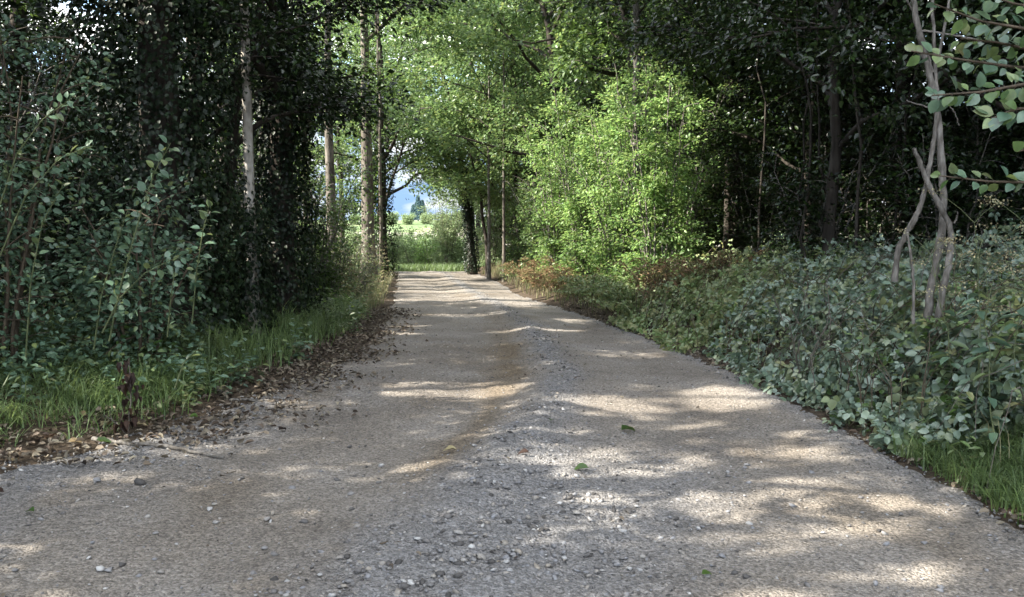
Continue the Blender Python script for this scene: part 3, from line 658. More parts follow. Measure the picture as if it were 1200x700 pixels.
for i, (x, y, h) in enumerate([(-5.6, 9.0, 3.2), (-6.8, 8.6, 3), (-5.7, 11.0, 3.0), (-5.2, 12.6, 2.4), (-6.8, 13.0, 3.4), (-5.2, 17.4, 3.0), (-7.4, 16.5, 3.4), (-6.4, 21.8, 3.2)]):
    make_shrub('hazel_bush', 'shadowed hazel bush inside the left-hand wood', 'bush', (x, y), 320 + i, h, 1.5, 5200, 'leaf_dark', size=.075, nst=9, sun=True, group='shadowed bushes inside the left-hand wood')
make_shrub('verge_bush', 'straggly pale green bush at the foot of the flaking trunk', 'bush', (-3.75, 20.6), 308, 1.5, .75, 2600, 'leaf_young', size=.05, nst=9)
make_shrub('verge_bush', 'low weedy pale bush nearest the track at the left bend', 'bush', (-3.15, 18.0), 309, 1.1, .65, 2200, 'leaf_young', size=.045, nst=9)
make_shrub('verge_bush', 'green weedy bush before the shaded grass bank at the left bend', 'bush', (-3.3, 16.0), 310, 1.2, .7, 2600, 'leaf_mid', size=.05, nst=9)
# right, bright bushes
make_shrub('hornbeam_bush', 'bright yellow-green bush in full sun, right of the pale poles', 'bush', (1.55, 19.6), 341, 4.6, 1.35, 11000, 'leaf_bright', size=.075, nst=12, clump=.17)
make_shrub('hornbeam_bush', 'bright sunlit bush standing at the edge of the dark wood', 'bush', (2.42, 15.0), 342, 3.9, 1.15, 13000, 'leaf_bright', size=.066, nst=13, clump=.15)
make_shrub('hornbeam_bush', 'second bright bush pressed against the sunlit one, deeper green', 'bush', (3.05, 16.4), 343, 4.4, 1.2, 9000, 'leaf_centre', size=.065, nst=11)
make_shrub('hornbeam_bush', 'green bush between the pale poles and the brightest bush', 'bush', (.95, 25.0), 344, 3.6, 1.4, 7000, 'leaf_centre', size=.085, nst=10)
make_shrub('hazel_bush', 'bluish bush around the foot of the pale poles', 'bush', (.3, 31.0), 345, 3.4, 1.3, 5000, 'leaf_centre', size=.09, nst=10)
for i, (x, y, h) in enumerate([(4.3, 12.6, 2.6), (5.2, 10.6, 2.2), (4.6, 16.6, 3.2), (6.6, 8.0, 2.4), (6.2, 11.5, 3.0), (5.9, 14.6, 3.2), (7.4, 6.0, 2.4), (3.9, 19.2, 3.6), (2.7, 23.5, 3.6)]):
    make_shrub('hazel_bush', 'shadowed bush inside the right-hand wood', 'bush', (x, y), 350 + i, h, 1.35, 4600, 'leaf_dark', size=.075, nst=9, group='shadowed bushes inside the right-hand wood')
make_shrub('hornbeam_bush', 'fresh green bush filling the gap between the two brightest bushes', 'bush', (2.05, 17.3), 346, 4.0, 1.25, 10000, 'leaf_bright', size=.07, nst=12)
make_shrub('hornbeam_bush', 'fresh green bush left of the brightest bush, set back from the track', 'bush', (1.1, 22.0), 347, 4.4, 1.35, 9000, 'leaf_bright', size=.085, nst=12)
make_shrub('hornbeam_bush', 'tall fresh green bush joining the sunlit bushes to the crowns above', 'bush', (2.5, 18.6), 348, 6.0, 1.6, 11000, 'leaf_bright', size=.085, nst=12)
# saplings: thin bare poles in the dark right wood
for i, (x, y) in enumerate([(3.9, 11.9), (4.25, 12.4), (4.0, 12.9), (4.75, 11.4), (5.0, 12.9), (4.1, 10.7), (5.3, 11.6), (3.6, 13.4)]):
    rng = RS(400 + i); z = float(T(x, y))
    p = bez(np.array([0, 0, -.1]), np.array([rng.randn() * .25, rng.randn() * .2, 4.5]), 0, 10, rng, .04); p[:, 0] += .15 * np.sin(np.linspace(0, 3, 10))
    v, f = tubes([(p, np.linspace(.022, .009, 10))], 6)
    s = thing('sapling', 'thin bare sapling pole in the gloom behind the bramble bank', 'sapling', (x, y, z), 'sapling poles behind the bramble bank')
    link('trunk', mesh_from('trunk', v, [f], M['bark_dark'], smooth=True), s)
    q = p[4:]; C = q + rng.randn(len(q), 3) * .2; P, D, N, L, W = spray_leaves(C, .3, 22, rng, .07)
    V, F_, r = leaves(P, D, N, L, W, 6, rng=rng); link('crown', mesh_from('crown', V, [F_], M['leaf_dark'], {'rnd': r}), s)

# ------------------------------------------------------------------ beyond the archway
make_shrub('willow_bush', 'pale green feathery bush filling the right half of the archway', 'bush', (-3.3, 46.5, float(T(-3.3, 46.5))), 361, 4.6, 1.8, 9000, 'leaf_scrub', size=.13, nst=14, prune=False, wr=.3, flat=.7)
for i, (x, y, h, lab) in enumerate([(-6.9, 51, 2.9, 'pale scrubby bush at the left of the archway beyond the track'), (-5.7, 52, 2.9, 'pale scrubby bush in the middle of the archway'), (-4.6, 50, 3.0, 'yellow-green scrub just left of the feathery bush'), (-8.2, 50, 3.4, 'pale bush behind the left ivy trunk'), (-1.2, 50, 4.5, 'pale bush seen between the oak and the pole trunk'), (1.2, 52, 5, 'pale bush behind the pole trunks'), (-.9, 40.5, 4.2, 'pale green bush leaning against the right side of the ivy-covered oak')]):
    make_shrub('scrub_bush', lab, 'bush', (x, y, float(T(x, y))), 370 + i, h, 1.5, 3500, 'leaf_scrub' if i != 2 else 'leaf_bright', size=.12, nst=9, prune=False, flat=.7)
# far hedgerow trees and firs on the skyline
rng = RS(5)
pr = make_shrub('hedgerow_tree', 'rounded pale green tree in the far hedgerow', 'tree', (0, 0, 0), 380, 6, 4, 3500, 'leaf_scrub', size=.7, nst=9, prune=False, clump=1.2, group='trees of the far hedgerow')
hz = [(-34, 180), (-31, 186), (-27.5, 178), (-24, 184), (-20, 180), (-16.5, 185), (-13, 180), (-9.5, 182), (-38, 182), (-62, 400), (-54, 404), (-46, 396), (-38, 400), (-30, 402), (-22, 398), (-70, 402)]
for i, (x, y) in enumerate(hz):
    s = .8 + .4 * rng.rand() if y < 300 else (.75 + .3 * rng.rand()); loc = (x, y, float(T(x, y)) - .6)
    if i == 0: pr.location = loc
    else: dup(pr, loc, rng.rand() * 6, s)
def fir(loc, h, lab, seed):
    rng = RS(seed); root = thing('fir_tree', lab, 'tree', loc, 'firs on the far skyline')
    v, f = tubes([(np.array([[0, 0, -.5], [0, 0, h * .5], [0, 0, h]]), np.array([.3, .2, .03]))], 6)
    link('trunk', mesh_from('trunk', v, [f], M['bark_dark']), root)
    n = 1500; t = rng.rand(n) ** .7; z = h * (1 - t) ; a = rng.rand(n) * 6.283; r = h * .24 * t * (.5 + .5 * rng.rand(n)) + .05
    P = np.stack([np.cos(a) * r, np.sin(a) * r, h * .06 + z * .94], 1); D = np.stack([np.cos(a), np.sin(a), -.5 + 0 * a], 1); N = np.array([0, 0, 1.]) + rng.randn(n, 3) * .3
    V, F_, rr = leaves(P, D, N, .9, .5, 4, rng=rng); link('crown', mesh_from('crown', V, [F_], M['fir'], {'rnd': rr}), root)
for k, (px, hh, lab) in enumerate([(484.5, 3.6, 'small fir at the left of the three on the skyline'), (490, 5.6, 'tallest fir of the three on the skyline'), (495, 4.6, 'fir at the right of the three on the skyline')]):
    p = at(px, 252, 418); fir((p[0], 418, float(T(p[0], 418)) + 1.0), hh * 2.1, lab, k)

# ------------------------------------------------------------------ single leaves as parts
def leaf_mesh(name, mat, nseg=5, wr=.62, tipf=1.0, fold=.10, curl=.16, wave=0.0, seed=0):
    rng = RS(seed); t = np.linspace(0, 1, nseg + 1); w = np.sin(np.pi * t ** .85) ** .8 * wr / 2; w[-1] = 0; w[0] = .0
    V = []; F3 = []; F4 = []
    for i, (a, b_) in enumerate(zip(t, w)):
        z = -curl * a * a
        V += [(a, -b_, z + fold * b_ * 2 + wave * rng.randn()), (a, 0, z), (a, b_, z + fold * b_ * 2 + wave * rng.randn())]
    for i in range(nseg):
        o = i * 3; F4 += [(o, o + 3, o + 4, o + 1), (o + 1, o + 4, o + 5, o + 2)]
    V = np.array(V) * 1.0; V[0] = V[1]; V[2] = V[1]; V[-1] = V[-2]; V[-3] = V[-2]
    return mesh_from(name, V, [np.array(F4)], mat)
def frame(d, nrm):
    d = norm(np.asarray(d, float)); nrm = np.asarray(nrm, float); s = norm(np.cross(nrm, d)); nn = np.cross(d, s)
    return np.stack([d, s, nn], 1)
def put_leaf(me, parent, p, d, nrm, s, name='leaf'):
    o = link(name, me, parent); R = frame(d, nrm)
    m = Matrix(((R[0, 0] * s, R[0, 1] * s, R[0, 2] * s, p[0]), (R[1, 0] * s, R[1, 1] * s, R[1, 2] * s, p[1]), (R[2, 0] * s, R[2, 1] * s, R[2, 2] * s, p[2]), (0, 0, 0, 1)))
    o.matrix_local = m; return o
LM = [leaf_mesh('leaf', M['leaf_hazel'], 5, w, fold=f, curl=c, seed=k) for k, (w, f, c) in enumerate([(.72, .12, .18), (.66, .2, .1), (.78, .05, .25)])]

LM += [leaf_mesh('leaf', M[k], 5, w, fold=f, curl=c, seed=s) for k, w, f, c, s in (('leaf_centre', .74, .1, .22, 7), ('leaf_young', .7, .22, .12, 8), ('leaf_centre', .66, .05, .3, 9))]
# tall sapling on the left with shining leaves
def leafy_stem(name, label, cat, pts, spacing, size, seed, stem='green_stem', r=.008, group=None, side=.6, start=.15):
    rng = RS(seed); pts = np.array(pts, float); base = pts[0].copy(); pts = pts - base
    t = np.linspace(0, 1, len(pts)); tt = np.linspace(0, 1, len(pts) * 4); P = np.stack([np.interp(tt, t, pts[:, k]) for k in range(3)], 1)
    root = thing(name, label, cat, base, group)
    paths = [(P, np.linspace(r, r * .25, len(P)))]
    ln = np.linalg.norm(np.diff(P, axis=0), axis=1).sum(); n = int(ln / spacing)
    for i in range(n):
        u = start + (1 - start) * i / n; q = np.array([np.interp(u, tt, P[:, k]) for k in range(3)])
        dd = np.array([np.interp(min(1, u + .05), tt, P[:, k]) for k in range(3)]) - q; dd = norm(dd + 1e-6)
        sd = norm(np.cross(dd, rng.randn(3) + np.array([0, 1.5, 0])))  * (1 if i % 2 else -1)
        d = norm(sd * side + dd * .35 + np.array([0, 0, -.05]) + rng.randn(3) * .25); pe = q + d * size * .35
        paths.append((np.array([q, pe]), np.array([r * .25, r * .15])))
        put_leaf(LM[i % 3], root, pe, d, np.array([0, -.25, 1]) + rng.randn(3) * .4, size * (.7 + .5 * rng.rand()))
    v, f = tubes(paths, 5); link('stem', mesh_from('stem', v, [f], M[stem], smooth=True), root)
    return root
S = lambda lst, Y: [at(px, py, Y + dy) for px, py, dy in lst]
leafy_stem('hazel_sapling', 'tall thin sapling with shining oval leaves rising before the black ivy column', 'sapling', S([(128, 400, .2), (140, 340, .1), (155, 285, 0), (168, 240, 0), (182, 200, -.05), (200, 168, -.1)], 6.6), .034, 0.074, 501)
leafy_stem('hazel_sapling', 'shorter leafy shoot just left of the tall shining sapling', 'sapling', S([(110, 410, .2), (118, 350, .1), (135, 290, 0), (150, 245, 0)], 6.8), .036, 0.074, 502)
leafy_stem('hazel_sapling', 'leafy shoot bending right with one bright tip above the grass', 'sapling', S([(120, 390, .2), (140, 350, .1), (170, 320, 0), (214, 298, 0)], 6.5), .036, 0.070, 503)
leafy_stem('hazel_sapling', 'thin upright shoot with small tip leaf at the edge of the tall grass', 'sapling', S([(196, 395, .2), (200, 350, .1), (205, 318, 0)], 6.8), .07, .06, 504)
leafy_stem('hazel_sapling', 'dim shoot with broad leaves right of the tall shining sapling', 'sapling', S([(225, 380, .2), (230, 320, .1), (238, 270, 0), (246, 238, 0)], 7.4), .05, 0.078, 505)
leafy_stem('hazel_sapling', 'leafy shoot at the far left edge among the hazel', 'sapling', S([(30, 420, .2), (36, 330, .1), (50, 260, 0), (75, 215, 0)], 6.8), .04, 0.070, 506)
leafy_stem('hazel_sapling', 'low shoot with pale leaves above the leaf litter', 'sapling', S([(205, 455, 0), (215, 425, 0), (240, 402, 0)], 6.6), .045, 0.062, 507)
leafy_stem('hazel_sapling', 'silvery-leaved shoot high at the left edge of the picture', 'sapling', S([(0, 240, .1), (20, 180, 0), (50, 140, 0), (88, 112, 0)], 6.6), .034, 0.066, 508)
leafy_stem('hazel_sapling', 'silvery-leaved shoot arching below the highest one at the left', 'sapling', S([(0, 300, .1), (30, 230, 0), (70, 185, 0), (110, 170, 0)], 6.7), .034, 0.066, 509)

# hazel branch reaching in from the upper right
rng = RS(520); b0 = at(1290, 60, 3.7)
hb = thing('hazel_branch', 'hazel branch with large round leaves reaching in at the upper right', 'branch', b0)
paths = []
def bough(px_pts, Y, size, n_, parent, sd, fl=.3):
    rng = RS(sd); pts = np.array([at(a, b_, Y + c) for a, b_, c in px_pts]) - np.array(parent.location)
    t = np.linspace(0, 1, len(pts)); tt = np.linspace(0, 1, 20); P = np.stack([np.interp(tt, t, pts[:, k]) for k in range(3)], 1)
    paths.append((P, np.linspace(.009, .003, 20)))
    for i in range(n_):
        u = .05 + .95 * i / n_; q = np.array([np.interp(u, tt, P[:, k]) for k in range(3)])
        dd = norm(P[-1] - P[0]); d = norm(dd * .6 + np.array([0, 0, (-1 if i % 2 else .8) * .7]) + np.array([0, .6 * rng.randn(), 0]) + rng.randn(3) * .25)
        pe = q + d * size * .3; paths.append((np.array([q, pe]), np.array([.0015, .001])))
        put_leaf(LM[(i * 5 + int(rng.rand() * 3)) % 6], parent, pe, d, np.array([.1, -.75, .75]) + rng.randn(3) * .5, size * (.75 + .45 * rng.rand()))
bough([(1290, 30, 0), (1210, 35, 0), (1150, 25, 0), (1095, 5, 0)], 3.7, 0.060, 32, hb, 1)
bough([(1290, 60, .1), (1200, 80, 0), (1140, 72, 0), (1068, 60, 0)], 3.8, 0.053, 46, hb, 2)
bough([(1290, 100, 0), (1205, 98, 0), (1150, 108, 0), (1092, 112, 0)], 3.6, 0.056, 39, hb, 3)
bough([(1290, 90, .1), (1215, 60, 0), (1170, 50, 0), (1125, 45, 0)], 3.9, 0.060, 34, hb, 4)
bough([(1290, 130, 0), (1230, 125, 0), (1190, 128, 0), (1160, 140, 0)], 3.3, 0.063, 23, hb, 5)
bough([(1290, 10, 0), (1240, 10, 0), (1190, 5, 0), (1130, -15, 0)], 3.7, 0.060, 26, hb, 6)
bough([(1290, 165, 0), (1240, 168, 0), (1190, 178, 0)], 3.3, 0.060, 9, hb, 7)
v, f = tubes(paths, 5); link('stem', mesh_from('stem', v, [f], M['twig'], smooth=True), hb)
paths = []; hb2 = thing('hazel_branch', 'low trailing hazel twig with a row of round leaves at the right edge', 'branch', at(1290, 200, 4.0))
bough([(1290, 205, 0), (1220, 214, 0), (1160, 213, 0), (1100, 206, 0)], 4.0, 0.063, 23, hb2, 8)
v, f = tubes(paths, 5); link('stem', mesh_from('stem', v, [f], M['twig'], smooth=True), hb2)

# ------------------------------------------------------------------ twisted bare-stemmed tree at the right
YT = 6.4
tb = at(1095, 378, YT); tb[2] = float(T(tb[0], tb[1])) - .05
tw = thing('twisted_tree', 'small tree with twisted bare grey stems crossing each other above the brambles', 'tree', tb)
def stem(px_pts, r0, r1, name='trunk', Y=YT):
    pts = np.array([at(a, b_, Y + c) for a, b_, c in px_pts]) - tb
    t = np.linspace(0, 1, len(pts)); tt = np.linspace(0, 1, len(pts) * 5)
    P = np.stack([np.interp(tt, t, pts[:, k]) for k in range(3)], 1); k_ = np.array([.1, .2, .4, .2, .1])
    for _ in range(2): P[2:-2] = sum(k_[j] * P[j:len(P) - 4 + j] for j in range(5))
    P += RS(int(px_pts[0][0])).randn(*P.shape) * .003
    r0, r1 = r0 * .74, r1 * .8
    v, f = tubes([(P, np.linspace(r0, r1, len(P)) * (1 + .08 * RS(3).randn(len(P))))], 9)
    link(name, mesh_from(name, v, [f], M['bark_stem'], smooth=True), tw)
stem([(1084, 430, 0), (1088, 350, 0), (1100, 300, .05), (1106, 255, .1), (1104, 200, .1), (1099, 130, .1), (1090, 90, .1), (1080, 50, .1), (1070, 5, .1), (1060, -60, .1)], .042, .024)
stem([(1097, 440, -.1), (1100, 360, -.1), (1112, 310, -.08), (1116, 268, -.05), (1098, 236, -.02), (1083, 205, 0), (1071, 174, 0)], .036, .020)
stem([(1048, 330, .1), (1052, 290, .1), (1066, 268, .08), (1080, 240, .05), (1088, 205, .05), (1095, 165, .08), (1100, 120, .08), (1094, 60, .1), (1092, -40, .1)], .032, .014)
stem([(1070, 380, -.1), (1071, 330, -.1), (1067, 300, -.05), (1063, 272, 0)], .016, .010, 'branch')
stem([(1118, 262, -.03), (1122, 255, -.03), (1121, 248, -.03)], .010, .006, 'branch')
stem([(1099, 128, .1), (1080, 124, .1), (1062, 118, .15)], .010, .005, 'branch')
stem([(1093, 85, .1), (1078, 30, .2), (1052, -20, .3)], .014, .008, 'branch')
stem([(1076, 36, .1), (1100, 38, .1), (1135, 44, .1), (1150, 50, 0)], .012, .006, 'branch')
stem([(1106, 115, .1), (1118, 130, .1), (1124, 148, .1)], .008, .004, 'branch')
stem([(1098, 70, .1), (1110, 20, .1), (1118, -40, .1)], .016, .010, 'branch')
rng = RS(530); C = np.array([at(px, py, YT + .4 + .5 * rng.rand()) for px, py in zip(950 + 260 * rng.rand(60), -60 + 200 * rng.rand(60) ** 1.3)]) - tb
P, D, N, L, W = spray_leaves(C, .22, 26, rng, .062); V, F_, r = leaves(P, D, N, L, W, 6, rng=rng)
link('crown', mesh_from('crown', V, [F_], M['leaf_dark'], {'rnd': r}), tw)

# ------------------------------------------------------------------ brambles on the right bank
def bramble_leaf_mesh(seed, mat):
    """three leaflets on a short stalk: one real compound leaf"""
    V, F = [], []; rng = RS(seed)
    for a, s in ((0, 1.0), (1.25, .8), (-1.25, .8)):
        c, s_ = math.cos(a), math.sin(a); o = len(V); tw_ = rng.randn() * .25
        t = [0, .16, .42, .74, 1.0]; w = [0, .24, .34, .21, 0]
        for q, b_ in zip(t, w):
            for sg in (-1, 0, 1):
                x = (.10 + q * .62 * s); yv = sg * b_ * s * .72; z = -.16 * q * q + abs(sg) * b_ * .22 + tw_ * yv
                V.append((x * c - yv * s_, x * s_ + yv * c, z))
        for i in range(4):
            p = o + i * 3; F += [(p, p + 3, p + 4, p + 1), (p + 1, p + 4, p + 5, p + 2)]
    return np.array(V), np.array(F)
BV = [bramble_leaf_mesh(k, None) for k in range(3)]
BM = [mesh_from('leaf', v, [f], M['leaf_young' if k > 2 else 'leaf_bramble']) for k, (v, f) in enumerate(BV + BV[:1])] + [mesh_from('leaf', BV[1][0], [BV[1][1]], M['leaf_mid'])]
def stamp(protos, P, D, N, S_, rng):
    """copy small leaf shapes to many places as one mesh"""
    Vs, Fs, Rs, o = [], [], [], 0; pick = rng.randint(0, len(protos), len(P))
    for k, (v, f) in enumerate(protos):
        i = np.where(pick == k)[0]
        if not len(i): continue
        d = norm(D[i]); s = norm(np.cross(N[i], d)); nn = np.cross(d, s)
        W_ = P[i][:, None] + S_[i][:, None, None] * (v[None, :, 0, None] * d[:, None] + v[None, :, 1, None] * s[:, None] + v[None, :, 2, None] * nn[:, None])
        Vs.append(W_.reshape(-1, 3)); Fs.append((f[None] + (np.arange(len(i)) * len(v))[:, None, None]).reshape(-1, f.shape[1]) + o); o += W_.shape[0] * W_.shape[1]
        Rs.append(np.repeat(rng.rand(len(i)), len(v)))
    return np.concatenate(Vs), np.concatenate(Fs), np.concatenate(Rs)
def mound(x, y):
    """top of the bramble growth above sea of ground"""
    dr = x - xr(y)
    return T(x, y) + (.10 + .42 * sstep(.02, .55, dr) + .22 * sstep(.5, 1.6, dr)) * (.50 + 1.0 * fbm(x * 1.5 + 3, y * 1.5 + 6, 3)) * sstep(21, 17, y)
def low_leaf(seed):
    V, F = [], []; rng = RS(seed)
    for a, s in ((0, 1.0), (1.25, .8), (-1.25, .8)):
        c, s_ = math.cos(a), math.sin(a); o = len(V); tw_ = rng.randn() * .25
        for x, yv, z in ((.1, 0, 0), (.1 + .17 * s, -.22 * s, .03), (.1 + .42 * s, -.21 * s, -.04), (.1 + .66 * s, 0, -.17), (.1 + .42 * s, .21 * s, -.04), (.1 + .17 * s, .22 * s, .03)):
            V.append((x * c - yv * s_, x * s_ + yv * c, z + tw_ * yv))
        F += [(o, o + 1, o + 2, o + 3), (o, o + 3, o + 4, o + 5)]
    return np.array(V), np.array(F)
LOW = [low_leaf(k) for k in range(4)]
def bramble(label, cx, cy, rx, ry, n_ind, n_stuff, seed, lsize=.10):
    rng = RS(seed); base = np.array([cx, cy, float(T(cx, cy))]); root = thing('bramble_bush', label, 'bramble', base, 'bramble bushes along the right bank')
    def pts(n, low):
        a = rng.rand(n) * 6.283; r = np.sqrt(rng.rand(n)); x = cx + np.cos(a) * r * rx; y = cy + np.sin(a) * r * ry
        lump = .12 * (rng.rand(n) if not low else 0)
        k = x > xr(y) - .06 + .34 * (fbm(y * 2.6, x * 0 + 1, 3) - .45); x, y = x[k], y[k]
        gap = fbm(x * 3.2 + 20, y * 3.2, 2) ; k = (gap > .42) | (rng.rand(len(x)) < .18); x, y = x[k], y[k]
        top = mound(x, y) + .22 * (fbm(x * 3.2 + 40, y * 3.2, 2) - .5); g0 = T(x, y); h = top - g0
        z = g0 + h * (1 - (.10 * rng.rand(len(x)) if not low else .85 * rng.rand(len(x)) ** 1.2)) + .04 * rng.randn(len(x))
        e = .1; gxn = (mound(x + e, y) - mound(x - e, y)) / (2 * e); gyn = (mound(x, y + e) - mound(x, y - e)) / (2 * e)
        N = norm(np.stack([-gxn * .7, -gyn * .7 - .1, 1 + 0 * x], 1) + rng.randn(len(x), 3) * .55)
        D = np.stack([-gxn * 0 - .5, -.6 + 0 * x, -.25 + 0 * x], 1) + rng.randn(len(x), 3) * .7
        return np.stack([x, y, z], 1) - base, D, N
    P, D, N = pts(n_stuff, True); V, F_, r = stamp(LOW, P, D, N, lsize * (.6 + .55 * rng.rand(len(P))), rng)
    o = link('foliage', mesh_from('foliage', V, [F_], M['leaf_young' if seed in (608, 610, 611) else 'leaf_bramble'], {'rnd': r}), root); o['kind'] = 'stuff'
    if n_ind:
        P, D, N = pts(n_ind, False)
        for i in range(min(len(P), 290)): put_leaf(BM[3 if fbm(np.array([P[i][0] * 1.5 + cx]), np.array([P[i][1] * 1.5 + cy]), 2)[0] > .58 or rng.rand() < .06 else 4 if rng.rand() < .22 else i % 3], root, P[i], D[i], N[i], lsize * (.35 + .85 * rng.rand() ** 1.3))
    ps = []
    for k in range(26):
        a, r_ = rng.rand() * 6.283, rng.rand(); x = cx + math.cos(a) * rx * r_; y = cy + math.sin(a) * ry * r_
        x = max(x, float(xr(y)) + .15)
        l = .5 + .6 * rng.rand(); b_ = rng.rand() * 6.28; x2 = max(x + math.cos(b_) * l, float(xr(y)) + .1); y2 = y + math.sin(b_) * l
        p0 = np.array([x, y, float(T(x, y))]) - base; p1 = np.array([x2, y2, float(mound(x2, y2)) - .05]) - base
        ps.append((bez(p0, p1, .30 + .2 * rng.rand(), 9, rng, .015), np.linspace(.005, .002, 9)))
    v, f = tubes(ps, 4); o = link('stem', mesh_from('stem', v, [f], M['bark_tan' if seed % 2 else 'twig'], smooth=True), root); o['kind'] = 'stuff'
bramble('near bramble bush above the green grass clump at the right edge', 3.45, 5.55, .95, .75, 330, 1700, 601, .115)
bramble('bramble bush spilling to the track edge left of the grass clump', 2.75, 6.2, .75, .8, 330, 1900, 602, .11)
bramble('bramble bush at the right edge below the pale seed heads', 3.9, 6.1, .9, .9, 300, 1900, 603, .11)
bramble('bramble bush around the feet of the twisted stems', 3.4, 7.0, .9, .8, 300, 1900, 604, .108)
bramble('bramble bush at the track edge before the tall dead stalks', 2.75, 7.6, .8, .9, 290, 1800, 605, .105)
bramble('bramble bush with pale lit leaves below the dark saplings', 3.0, 9.1, 1.0, 1.1, 290, 2300, 606)
bramble('bramble bush behind the twisted stems against the dark wood', 4.5, 8.3, 1.2, 1.2, 0, 2800, 607)
bramble('bramble bush at the track edge where the bank narrows', 2.5, 11.0, .95, 1.2, 0, 2800, 608)
bramble('bramble bush under the dark trunks behind the bank', 4.1, 10.8, 1.2, 1.5, 0, 2200, 609)
bramble('farthest bramble bush beside the brown bracken', 2.3, 13.2, .9, 1.3, 0, 2400, 610)
bramble('bramble bush under the bright sunlit bush', 3.3, 13.0, 1.1, 1.4, 0, 2000, 611)
bramble('bramble bush in the lower right corner outside the grass', 3.9, 4.4, .7, .8, 200, 1000, 612, .115)

def bank_weeds(label, n, mat, seed, y0, y1, size, shape, up):
    # nettles, ivy and young shoots pushing up through the brambles
    rng = RS(seed); y = y0 + (y1 - y0) * rng.rand(n); x = xr(y) + .1 + 2.6 * rng.rand(n); q = fbm(x * 1.1 + seed, y * 1.1, 3) > .55; x, y = x[q], y[q]
    P, D, N = [], [], []
    for a, b_ in zip(x, y):
        g0 = float(mound(a, b_)); hh = up * (.3 + rng.rand())
        for j in range(9):
            t = (j + 1) / 9; an = j * 2.4 + rng.rand(); P.append((a + .06 * rng.randn() * t, b_ + .06 * rng.randn() * t, g0 - .12 + hh * t)); D.append((math.cos(an), math.sin(an), -.15 + .5 * rng.randn() * .3)); N.append((.3 * rng.randn(), .3 * rng.randn() - .15, 1))
    L = size * (.5 + .8 * rng.rand(len(P))); V, F_, r = leaves(np.array(P), np.array(D), np.array(N), L, L * shape, 6, rng=rng)
    o = link('ground_weeds', mesh_from('ground_weeds', V, [F_], M[mat], {'rnd': r})); tag(o, label, 'weeds', kind='stuff')
def verge_weeds(label, n, mat, seed, y0, y1, size, shape, up):
    rng = RS(seed); y = y0 + (y1 - y0) * rng.rand(n); x = xl(y) - .25 - 2.0 * rng.rand(n); q = fbm(x * 1.3 + seed, y * 1.3, 3) > .5; x, y = x[q], y[q]
    P, D, N = [], [], []
    for a, b_ in zip(x, y):
        g0 = float(T(a, b_)); hh = up * (.4 + rng.rand())
        for j in range(12):
            t = (j + 1) / 12; an = j * 2.4 + rng.rand(); P.append((a + .05 * rng.randn() * t, b_ + .05 * rng.randn() * t, g0 + hh * t)); D.append((math.cos(an), math.sin(an), -.1 + .2 * rng.randn())); N.append((.3 * rng.randn(), .3 * rng.randn() - .15, 1))
    L = size * (.5 + .8 * rng.rand(len(P))); V, F_, r = leaves(np.array(P), np.array(D), np.array(N), L, L * shape, 6, rng=rng)
    o = link('ground_weeds', mesh_from('ground_weeds', V, [F_], M[mat], {'rnd': r})); tag(o, label, 'weeds', kind='stuff')
verge_weeds('broad-leaved green weeds growing through the left verge grass', 300, 'leaf_hazel', 683, 5.6, 9.5, .075, .55, .32)
verge_weeds('dark nettles and weeds along the tall left grass bank', 420, 'leaf_mid', 684, 7.5, 16, .08, .45, .45)
verge_weeds('pale yellowish weeds at the left edge of the track', 160, 'leaf_young', 685, 5.4, 15, .05, .5, .22)
bank_weeds('young pale green nettles pushing through the brambles', 420, 'leaf_young', 681, 4.4, 12.5, .075, .45, .22)
bank_weeds('small dark ivy and nettle leaves among the brambles', 700, 'leaf_mid', 682, 4.2, 13.5, .055, .6, .16)
# ------------------------------------------------------------------ bracken, brown and yellowing
def bracken(label, x, y, h, n, seed, leaf='bracken'):
    rng = RS(seed); base = np.array([x, y, float(T(x, y))]); root = thing('bracken_clump', label, 'bracken', base, 'bracken clumps along the right bank')
    ps = []; P, D, N, L = [], [], [], []
    for k in range(n):
        a = rng.rand() * 6.283; r = .75 * rng.rand() + .15; p0 = np.array([rng.randn() * .25, rng.randn() * .25, 0]); hh = h * (.6 + .5 * rng.rand())
        p1 = p0 + np.array([math.cos(a) * r, math.sin(a) * r, hh * .75]); f = bez(p0, p1, hh * .35, 12, rng, .01); ps.append((f, np.linspace(.005, .0015, 12)))
        tg = norm(np.gradient(f, axis=0)); sd = norm(np.cross(tg, [0, 0, 1.0]))
        for j in range(3, 12):
            for sg in (-1, 1):
                w = .26 * (1 - (j - 3) / 9.5)
                for q in range(4):
                    P.append(f[j] + sd[j] * sg * w * q / 4 - np.array([0, 0, .05 * q / 4])); D.append(sd[j] * sg * .6 + tg[j] * (.8 if q % 2 else -.4) + rng.randn(3) * .25); L.append(w * .34 + .02)
                    N.append(np.array([0, 0, 1.0]) + rng.randn(3) * .4)
    V, F_, r = leaves(np.array(P), np.array(D), np.array(N), np.array(L), np.array(L) * .42, 4, rng=rng)
    link('frond', mesh_from('frond', V, [F_], M[leaf], {'rnd': r}), root)['kind'] = 'stuff'
    v, f = tubes(ps, 3); link('stem', mesh_from('stem', v, [f], M['twig']), root)['kind'] = 'stuff'
